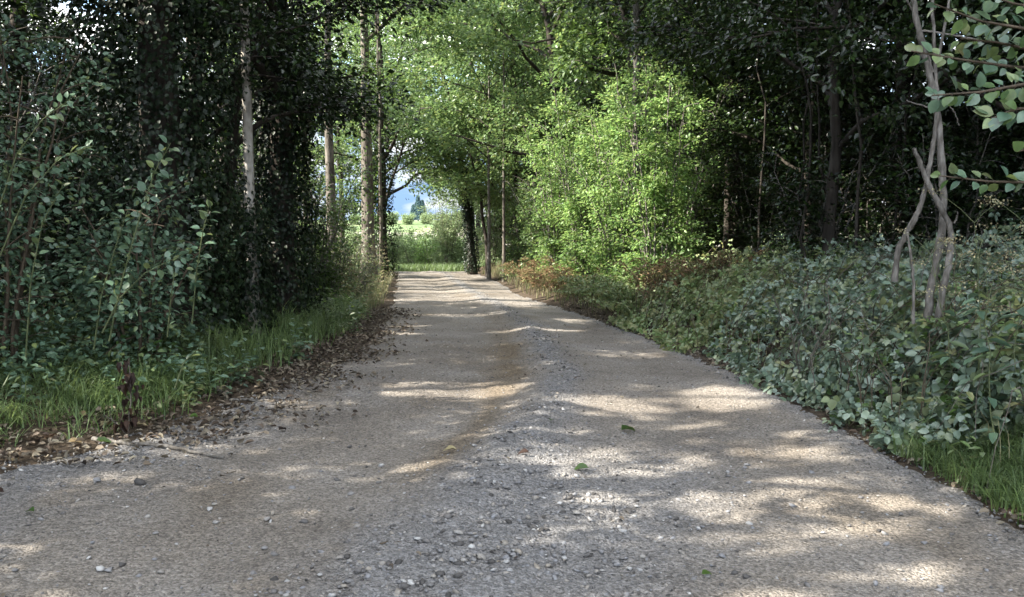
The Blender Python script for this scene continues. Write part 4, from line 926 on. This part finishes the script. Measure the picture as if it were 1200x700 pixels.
for k, (px, Y, off, h, lab) in enumerate([(590, 26, .3, .7, 'pale bracken clump nearest the pole trunks'), (606, 24, .5, .8, 'yellowing bracken clump right of the pole trunks'), (630, 22, .4, .6, 'brown bracken clump at the inside of the bend'), (652, 20.5, .45, .65, 'rust-brown bracken clump in the middle of the brown patch'), (676, 19.3, .5, .65, 'brown bracken clump at the foot of the brightest bush'), (700, 17.2, .45, .5, 'yellow-green bracken clump spilling to the track'),
        (640, 21, .9, .8, 'tall brown bracken clump behind the brown patch'), (740, 13.9, .35, .6, 'green and brown bracken clump at the bright bush'), (765, 13.2, .8, .9, 'rusty bracken clump below the dark wood edge'), (790, 12.3, 1.1, 1.0, 'topmost rusty bracken clump beside the brambles'), (720, 15.4, .4, .7, 'pale bracken clump between brown patch and bank')]):
    x = float(xr(Y)) + off; bracken(lab, x, Y, h, 20 if k > 1 else 14, 640 + k, 'leaf_young' if k in (0, 5, 7, 10) else 'bracken')

# ------------------------------------------------------------------ grass
def blades(P, h, w, lean, rng, seg=3):
    n = len(P); a = rng.rand(n) * 6.283; d = np.stack([np.cos(a), np.sin(a), 0 * a], 1); s = np.stack([-np.sin(a), np.cos(a), 0 * a], 1)
    V = []; ln = lean * (.3 + rng.rand(n))
    for k in range(seg):
        t = k / seg; c = P + np.array([0, 0, 1.0]) * (h * (t - .25 * ln * t * t))[:, None] + d * (h * ln * t * t)[:, None]; ww = w * (1 - t * .7)
        V += [c - s * ww[:, None] / 2, c + s * ww[:, None] / 2]
    V.append(P + np.array([0, 0, 1.0]) * (h * (1 - .45 * ln))[:, None] + d * (h * ln)[:, None])
    V = np.stack(V, 1); m_ = V.shape[1]; o = np.arange(n) * m_
    q = np.concatenate([np.stack([o + 2 * k, o + 2 * k + 1, o + 2 * k + 3, o + 2 * k + 2], 1) for k in range(seg - 1)]); t3 = np.stack([o + 2 * seg - 2, o + 2 * seg - 1, o + 2 * seg], 1)
    return V.reshape(-1, 3), [q, t3], np.repeat(rng.rand(n), m_)
def grass(label, X_, Y_, hf, wid, mat, seed, lean=.6):
    rng = RS(seed); P = np.stack([X_, Y_, T(X_, Y_) - .02], 1); h = hf * (.5 + .7 * rng.rand(len(P))); V, F_, r = blades(P, h, wid * (.6 + .8 * rng.rand(len(P))), lean, rng)
    o = link('grass', mesh_from('grass', V, F_, M[mat], {'rnd': r})); tag(o, label, 'grass', kind='stuff')
def scatter(n, x0, x1, y0, y1, rng, f=None):
    x = x0 + (x1 - x0) * rng.rand(n); y = y0 + (y1 - y0) * rng.rand(n)
    if f is not None: k = rng.rand(n) < f(x, y); x, y = x[k], y[k]
    return x, y
rng = RS(700)
dl = lambda x, y: xl(y) - x
dr_ = lambda x, y: x - xr(y)
x, y = scatter(15000, -5.4, -2.4, 5.4, 8.0, rng, lambda x, y: sstep(.15, .9, dl(x, y)) * sstep(.30, .58, fbm(x * 2.2, y * 2.2)))
grass('lush uncut grass growing on the left verge in the foreground', x, y, .36 * (.5 + fbm(x * 3, y * 3, 2)), .009, 'grass', 701, 1.2)
x, y = scatter(20000, -5.0, -1.8, 8.2, 15.5, rng, lambda x, y: sstep(.3, .8, dl(x, y)) * sstep(.22, .42, fbm(x * 1.6 + 4, y * 1.6)))
grass('tall shaded grass bank on the left below the dark crown', x, y, .48 * (.45 + fbm(x * 2, y * 2 + 4, 2)), .009, 'grass', 702, .9)
x, y = scatter(11000, 2.2, 3.5, 3.4, 5.5, rng, lambda x, y: sstep(.0, .12, dr_(x, y)) * sstep(1.0, .7, dr_(x, y)))
grass('bright green grass clump at the lower right edge of the track', x, y, .24, .008, 'grass', 703, 1.0)
x, y = scatter(9000, -6.0, -2.6, 16, 34, rng, lambda x, y: sstep(.1, .4, dl(x, y)) * sstep(1.5, .9, dl(x, y)))
grass('pale straw-coloured verge grass along the left bend', x, y, .50 * (.6 + .8 * fbm(x * 2, y * 2, 2)), .014, 'grass_pale', 704, .9)
x, y = scatter(9000, -2.5, 3.5, 15, 38, rng, lambda x, y: sstep(.0, .25, dr_(x, y)) * sstep(1.4, .6, dr_(x, y)))
grass('pale dry grass along the right side of the far track', x, y, .45, .016, 'grass_pale', 705, .6)
x, y = scatter(12000, -9.5, 0, 41.5, 48, rng)
grass('pale meadow grass at the end of the track', x, y, .50, .022, 'grass', 706, .7)
x, y = scatter(3500, 2.1, 2.9, 5, 16, rng, lambda x, y: sstep(-.02, .05, dr_(x, y)) * sstep(.30, .1, dr_(x, y)) * .8)
grass('sparse short grass fringe between the brambles and the track', x, y, .10, .006, 'grass', 707, 1.0)
x, y = scatter(1500, 2.0, 5.0, 4.2, 13, rng, lambda x, y: sstep(.05, .3, dr_(x, y)) * sstep(2.2, .8, dr_(x, y)) * (fbm(x * 1.5 + 8, y * 1.5, 2) > .5))
P_ = np.stack([x, y, mound(x, y) - .15], 1); V, F_, r = blades(P_, .30 * (.4 + .8 * np.random.RandomState(5).rand(len(x))), .005 + 0 * x, 1.0, RS(709)); o = link('dry_grass', mesh_from('dry_grass', V, F_, M['grass_pale'], {'rnd': r})); tag(o, 'dry straw stems poking up through the bramble bank', 'grass', kind='stuff')
for k, (px, py, w, lab) in enumerate([(165, 470, .10, 'small bright grass tuft right of the dead brown plant'), (128, 472, .12, 'small grass tuft left of the dead brown plant')]):
    p = on_ground(px, py); rng = RS(710 + k); x = p[0] + rng.randn(260) * w * .5; y = p[1] + rng.randn(260) * w * .5
    P = np.stack([x, y, T(x, y) - .01], 1) - p; V, F_, r = blades(P, .13 * (.6 + .6 * rng.rand(260)), .006 + 0 * x, .7, rng)
    o = link('grass_tuft', mesh_from('grass_tuft', V, F_, M['grass'], {'rnd': r}), loc=p); tag(o, lab, 'grass')

# tall weeds with pale heads at the left bend and by the right bank
def weed(name, label, cat, p, h, seed, group=None, head=True, nleaf=16, mat='leaf_hazel'):
    rng = RS(seed); root = thing(name, label, cat, p, group); top = np.array([rng.randn() * .08 * h, rng.randn() * .08, h]); st = bez(np.zeros(3), top, 0, 8, rng, .012)
    ps = [(st, np.linspace(.005, .002, 8))]; C = []
    for k in range(9):
        a = k * 2.4; l = (.16 if k % 2 else .1) * h / .9; b0 = st[-1 - k // 3]; e = b0 + np.array([math.cos(a) * l, math.sin(a) * l, l * .8]); ps.append((bez(b0, e, .02, 4), np.linspace(.002, .001, 4))); C.append(e)
    v, f = tubes(ps, 4); link('stem', mesh_from('stem', v, [f], M['green_stem'], smooth=True), root)
    if head:
        C = np.array(C); k = np.repeat(np.arange(len(C)), 26); P = C[k] + rng.randn(len(k), 3) * np.array([.028, .028, .008]) * h / .9
        V, F_, r = leaves(P, rng.randn(len(k), 3), np.array([0, 0, 1.]) + rng.randn(len(k), 3) * .4, .014, .012, 4, rng=rng)
        link('seed_head', mesh_from('seed_head', V, [F_], M['umbel'], {'rnd': r}), root)['kind'] = 'stuff'
    z = rng.rand(nleaf) * .7 * h; a = rng.rand(nleaf) * 6.28; P = np.stack([np.interp(z, st[:, 2], st[:, 0]), np.interp(z, st[:, 2], st[:, 1]), z], 1)
    V, F_, r = leaves(P, np.stack([np.cos(a), np.sin(a), -.2 + 0 * a], 1), np.array([0, 0, 1.]) + rng.randn(nleaf, 3) * .3, .13, .05, 6, rng=rng)
    link('leaf', mesh_from('leaf', V, [F_], M[mat], {'rnd': r}), root)['kind'] = 'stuff'
def wp(px, py, Y):
    p = at(px, py, Y); return np.array([p[0], p[1], float(T(p[0], p[1]))]), p[2] - float(T(p[0], p[1]))
for k, (px, py, Y, lab) in enumerate([(1158, 262, 5.4, 'hogweed with the highest brown seed head beside the twisted stems'), (1192, 268, 5.2, 'hogweed with pale flat head at the right edge'), (1138, 300, 5.6, 'hogweed with drooping seed heads just right of the crossing stems'), (1178, 318, 5.0, 'low hogweed with cream seed heads at the right edge')]):
    p, h = wp(px, py, Y); weed('hogweed', lab, 'weed', p, h, 730 + k)
for k, (px, py, Y) in enumerate([(412, 285, 16), (425, 292, 17), (436, 300, 18), (446, 298, 20), (405, 300, 15.5), (452, 305, 23), (440, 290, 19), (420, 306, 15.8)]):
    p, h = wp(px, py, Y); weed('roadside_weed', 'tall pale weed with dry heads on the left verge at the bend', 'weed', p, max(h, .7), 740 + k, 'tall pale weeds at the left bend', True, 22, 'grass_pale')
for k, (px, py, Y, lab) in enumerate([(905, 345, 8.2, 'tall dead stalk leaning right among the brambles'), (925, 358, 8.0, 'second dead stalk beside the leaning one among the brambles')]):
    a = at(px, py, Y); p = np.array([a[0] + .25, a[1], float(T(a[0] + .25, a[1]))]); v, f = tubes([(bez(np.zeros(3), a - p, .03, 8), np.linspace(.008, .005, 8))], 6)
    o = link('dead_stalk', mesh_from('dead_stalk', v, [f], M['bark_tan'], smooth=True), loc=p); tag(o, lab, 'stalk')

# ------------------------------------------------------------------ dead brown plant, sticks
p = on_ground(150, 512); root = thing('dead_plant', 'dead upright plant with curled dark brown leaves on the left verge', 'plant', p)
rng = RS(750); tp = at(152, 420, p[1]) - p; st = bez(np.zeros(3), tp, 0, 8, rng, .006)
v, f = tubes([(st, np.linspace(.006, .003, 8)), (bez(st[3], st[3] + np.array([-.12, .02, .10]), .02, 4), np.linspace(.003, .002, 4)), (bez(np.zeros(3), np.array([-.17, .03, .14]), .02, 4), np.linspace(.004, .002, 4))], 5)
link('stem', mesh_from('stem', v, [f], M['bark_tan'], smooth=True), root)
DLM = [leaf_mesh('leaf', M['dead_leaf'], 5, .7, fold=.8, curl=.5, wave=.05, seed=k) for k in range(3)]
for k in range(44):
    u = .08 + .9 * rng.rand(); q = np.array([np.interp(u, np.linspace(0, 1, 8), st[:, j]) for j in range(3)]) + rng.randn(3) * np.array([.03, .02, 0])
    a = rng.rand() * 6.28; put_leaf(DLM[k % 3], root, q, [math.cos(a), math.sin(a), -.8], [math.cos(a), math.sin(a), .4], .03 + .035 * rng.rand())
def stick(label, pts_px, r, seed, mat='bark_stem'):
    P = np.array([on_ground(a, b_) for a, b_ in pts_px]); P[:, 2] += r * .8; base = P[0].copy(); P = P - base
    t = np.linspace(0, 1, len(P)); tt = np.linspace(0, 1, len(P) * 4); Q_ = np.stack([np.interp(tt, t, P[:, k]) for k in range(3)], 1) + RS(seed).randn(len(tt), 3) * .004
    v, f = tubes([(Q_, np.linspace(r, r * .4, len(tt)))], 7); o = link('fallen_stick', mesh_from('fallen_stick', v, [f], M[mat], smooth=True), loc=base); tag(o, label, 'stick')
stick('longest fallen stick, lying from the dead plant onto the gravel', [(108, 516), (150, 522), (200, 526), (232, 534), (262, 540)], .017, 1, 'bark_stem')
stick('curved thin stick looping over the gravel right of the dead plant', [(204, 520), (212, 508), (232, 510), (246, 518), (262, 513), (288, 503)], .009, 2)
stick('short dark stick lying in the litter at the track edge', [(268, 470), (300, 470), (330, 472)], .012, 3)
stick('pale bent twig lying left of the dead plant', [(128, 482), (134, 500), (146, 516)], .006, 4, 'bark_tan')
stick('tiny dark twig lying alone on the left wheel track', [(258, 560), (268, 556), (276, 553)], .004, 5, 'twig')
stick('thin straight twig on the brown rut near the gravel', [(446, 639), (460, 637), (470, 637)], .004, 6, 'twig')
stick('thin pale twig lying at the track edge under the brambles', [(1000, 492), (1012, 500), (1026, 512)], .005, 7, 'bark_tan')

# ------------------------------------------------------------------ leaf litter and single fallen leaves
def litter(label, x, y, size, seed, zf=T):
    rng = RS(seed); n = len(x); P = np.stack([x, y, zf(x, y) + .012 + .03 * rng.rand(n)], 1); D = rng.randn(n, 3) * np.array([1, 1, .25]); N = np.array([0, 0, 1.]) + rng.randn(n, 3) * .45
    L = size * (.5 + .8 * rng.rand(n)); V, F_, r = leaves(P, D, N, L, L * .6, 6, curl=.35, rng=rng); o = link('leaf_litter', mesh_from('leaf_litter', V, [F_], M['litter'], {'rnd': r})); tag(o, label, 'leaf litter', kind='stuff')
rng = RS(760)
def gnd(x, y): return np.where((x > xr(y)) | (x < xl(y)), T(x, y), road_z(x, y))
x, y = scatter(30000, -4.6, -1.0, 5.2, 17, rng, lambda x, y: sstep(-.6 - .7 * sstep(9, 6, y), .15, dl(x, y) + (fbm(x * 2, y * 2) - .5) * .9) * sstep(1.5, .5, dl(x, y)) * (.30 + .6 * sstep(.4, .6, fbm(x * 2.5, y * 2.5 + 9, 3))))
litter('brown and yellow leaf litter along the left edge of the track', x, y, .050, 761, gnd)
x, y = scatter(6000, 1.0, 2.9, 3.5, 19, rng, lambda x, y: sstep(-.10, .04, dr_(x, y) + (fbm(x * 2, y * 2) - .5) * .2) * sstep(.28, .12, dr_(x, y)))
litter('brown fallen leaves along the foot of the bramble bank', x, y, .05, 762, gnd)
x, y = scatter(3500, -2.5, 2.5, 2.8, 14, rng, lambda x, y: (dl(x, y) < 0) * (dr_(x, y) < 0) * (.04 + .5 * np.exp(-((x - xg(y)) / .35) ** 2) * sstep(6, 8, y)))
litter('scattered leaf scraps lying along the middle ridge of the track', x, y, .028, 763, road_z)
FM = {k: [leaf_mesh('fallen_leaf', M[k], 5, .6, fold=.35, curl=.3, wave=.03, seed=s) for s in range(3)] for k in ('fallen', 'dead_leaf', 'leaf_mid')}
LF = [(728, 508, .12, 'leaf_mid', 'large pale green leaf lying right of the gravel ridge'), (690, 553, .09, 'leaf_mid', 'green leaf lying on coarse gravel below the large pale leaf'), (535, 531, .09, 'fallen', 'curled tan leaf lying alone in the left wheel track'), (327, 508, .08, 'dead_leaf', 'curled black-brown leaf lying alone on the left gravel'),
      (52, 518, .12, 'fallen', 'large crumpled tan leaf at the lower left verge'), (80, 522, .09, 'fallen', 'pale green-white leaf standing left of the long stick'), (118, 503, .12, 'fallen', 'long yellow leaf lying left of the dead plant'), (92, 488, .10, 'fallen', 'whitish leaf lying in the grass edge'), (62, 478, .12, 'fallen', 'pale strip-like leaf at the grass edge'), (112, 522, .10, 'leaf_mid', 'green leaf lying on the thick end of the long stick'),
      (157, 502, .09, 'fallen', 'tan leaf at the foot of the dead plant'), (270, 458, .11, 'fallen', 'yellow leaf lying in the sunlit litter'), (232, 492, .08, 'leaf_mid', 'small green leaf beside the looping twig'), (215, 470, .09, 'fallen', 'tan leaf half way along the litter band'), (245, 448, .08, 'fallen', 'yellowish leaf at the upper litter band'), (302, 452, .09, 'fallen', 'pink-tan leaf in the sun patch at the track edge'),
      (15, 545, .07, 'fallen', 'small yellow leaf at the left picture edge'), (5, 582, .10, 'dead_leaf', 'dark brown leaf on gravel at the left picture edge'), (388, 348, .0, 'x', ''), (1110, 560, .06, 'dead_leaf', 'red-brown leaf at the edge of the grass clump'), (822, 679, .05, 'leaf_mid', 'small bright green leaf scrap near the bottom of the picture'), (620, 535, .07, 'dead_leaf', 'dark leaf scrap on the gravel ridge'), (645, 497, .06, 'leaf_mid', 'small green scrap on the gravel ridge'), (185, 446, .09, 'fallen', 'tan leaf lying under the low shoot'), (40, 605, .06, 'leaf_mid', 'small green leaf on the lower left gravel')]
for k, (px, py, s, mt, lab) in enumerate(LF):
    if s == 0: continue
    rng = RS(800 + k); p = on_ground(px, py); p[2] += .022; a = rng.rand() * 6.28; o = put_leaf(FM[mt][k % 3], None, p, [math.cos(a), math.sin(a), .1], [rng.randn() * .2, -.25, 1], s, 'fallen_leaf'); tag(o, lab, 'fallen leaf')

# ------------------------------------------------------------------ gravel
ph = (1 + 5 ** .5) / 2
IV = np.array([(-1, ph, 0), (1, ph, 0), (-1, -ph, 0), (1, -ph, 0), (0, -1, ph), (0, 1, ph), (0, -1, -ph), (0, 1, -ph), (ph, 0, -1), (ph, 0, 1), (-ph, 0, -1), (-ph, 0, 1)], float); IV /= np.linalg.norm(IV[0])
IF = np.array([(0, 11, 5), (0, 5, 1), (0, 1, 7), (0, 7, 10), (0, 10, 11), (1, 5, 9), (5, 11, 4), (11, 10, 2), (10, 7, 6), (7, 1, 8), (3, 9, 4), (3, 4, 2), (3, 2, 6), (3, 6, 8), (3, 8, 9), (4, 9, 5), (2, 4, 11), (6, 2, 10), (8, 6, 7), (9, 8, 1)])
OV = np.array([(1, 0, 0), (-1, 0, 0), (0, 1, 0), (0, -1, 0), (0, 0, 1), (.6, .6, .7), (-.7, .5, .6), (.3, -.7, .65)], float)
def stones_mesh(n, x, y, s, zf, rng, sink=.35):
    ang = rng.rand(n) * 6.283; sc3 = np.stack([1 + .5 * rng.rand(n), .7 + .4 * rng.rand(n), .40 + .35 * rng.rand(n)], 1) * s[:, None] * .5
    V = IV[None] * (1 + .22 * rng.randn(n, 12, 1)) * sc3[:, None]; c, s_ = np.cos(ang)[:, None], np.sin(ang)[:, None]
    tx = rng.randn(n) * .25; V[:, :, 2] += V[:, :, 0] * tx[:, None]
    X_ = V[:, :, 0] * c - V[:, :, 1] * s_; Y_ = V[:, :, 0] * s_ + V[:, :, 1] * c
    V = np.stack([X_ + x[:, None], Y_ + y[:, None], V[:, :, 2] + (zf(x, y) + sc3[:, 2] * (1 - 2 * sink))[:, None]], -1)
    return V.reshape(-1, 3), (IF[None] + (np.arange(n) * 12)[:, None, None]).reshape(-1, 3), np.repeat(rng.rand(n), 12)
def looseness(x, y):
    D_ = x - xg(y); w_ = (fbm(x * 2.5 + 30, y * 1.2, 4) - .5); T_ = (x - xl(y)) / (xr(y) - xl(y))
    return np.clip(np.exp(-((D_ + w_ * .4 - .05) / (.17 + .19 * sstep(7, 5, y))) ** 2) + sstep(.75, 1.0, 1 - T_ + w_ * .25) * .8 * sstep(9, 7, y) + sstep(6.5, 4.2, y) * sstep(0, .25, D_ + w_ * .4) * sstep(1.7, .9, D_) * .9 + sstep(.93, .99, T_) * .6, 0, 1)
rng = RS(820)
def ysamp(n, lo, hi): u = rng.rand(n); return 1 / (1 / lo + (1 / hi - 1 / lo) * u)
n = 46000; y = ysamp(n, 3.0, 22); x = xl(y) - .2 + (xr(y) - xl(y) + .35) * rng.rand(n); k = rng.rand(n) < (.10 + .62 * looseness(x, y)) * np.clip((y / 5.0), .7, 1.6) ** 1 * .8; x, y = x[k], y[k]
s = .006 + .008 * rng.rand(len(x)) + .020 * rng.rand(len(x)) ** 3 * (.4 + .9 * looseness(x, y)) + .006 * sstep(6, 14, y)
V, F_, r = stones_mesh(len(x), x, y, s, road_z, rng); pass
o = link('gravel', mesh_from('gravel', V, [F_], M['stone'], {'rnd': r})); tag(o, 'loose grey gravel strewn over the track and heaped along its middle ridge', 'gravel', kind='stuff')
PBM = []
for k in range(5):
    V, F_, r = stones_mesh(1, np.zeros(1), np.zeros(1), np.ones(1), lambda a, b_: a * 0, RS(830 + k), .3); PBM.append(mesh_from('pebble', V, [F_], M['stone']))
PB = [(165, 568, .055, 'round pale pebble sitting alone on the left gravel'), (548, 597, .032, 'whitish pebble in the brown rut at the ridge'), (657, 600, .034, 'pink-white pebble on the coarse gravel'), (113, 564, .045, 'brown flat pebble left of the round pale one'), (310, 644, .035, 'dark pebble in the lower middle of the left wheel track'), (322, 652, .032, 'light pebble just below the dark one'), (142, 664, .04, 'grey pebble near the lower left corner'), (128, 670, .03, 'smaller grey pebble touching the lower left one'), (188, 672, .028, 'pebble right of the two lower left ones'), (515, 675, .045, 'flat bluish pebble at the bottom gravel'), (475, 690, .034, 'bluish pebble at the bottom edge'), (615, 508, .03, 'small pebble on top of the ridge'), (650, 582, .03, 'pale pebble above the pink-white one'), (676, 603, .04, 'flat pale pebble right of the pink-white one')]
for k, (px, py, s, lab) in enumerate(PB):
    p = on_ground(px, py); o = link('pebble', PBM[k % 5], loc=p + np.array([0, 0, s * .08])); o.rotation_euler = (0, 0, k * 1.3); o.scale = (s, s, s); tag(o, lab, 'pebble')
rng = RS(840)
k = 0
while k < 110:
    px, py = rng.rand() * 1150, 520 + 175 * rng.rand(); p = on_ground(px, py)
    if p[0] < xl(p[1]) or p[0] > xr(p[1]) - .1: continue
    s = .020 + .018 * rng.rand(); o = link('pebble', PBM[k % 5], loc=p + np.array([0, 0, s * .06])); o.rotation_euler = (0, 0, k * 1.7); o.scale = (s, s, s * (.8 + .3 * rng.rand()))
    tag(o, 'small angular pebble lying loose on the foreground gravel', 'pebble', 'small pebbles loose on the foreground gravel'); k += 1
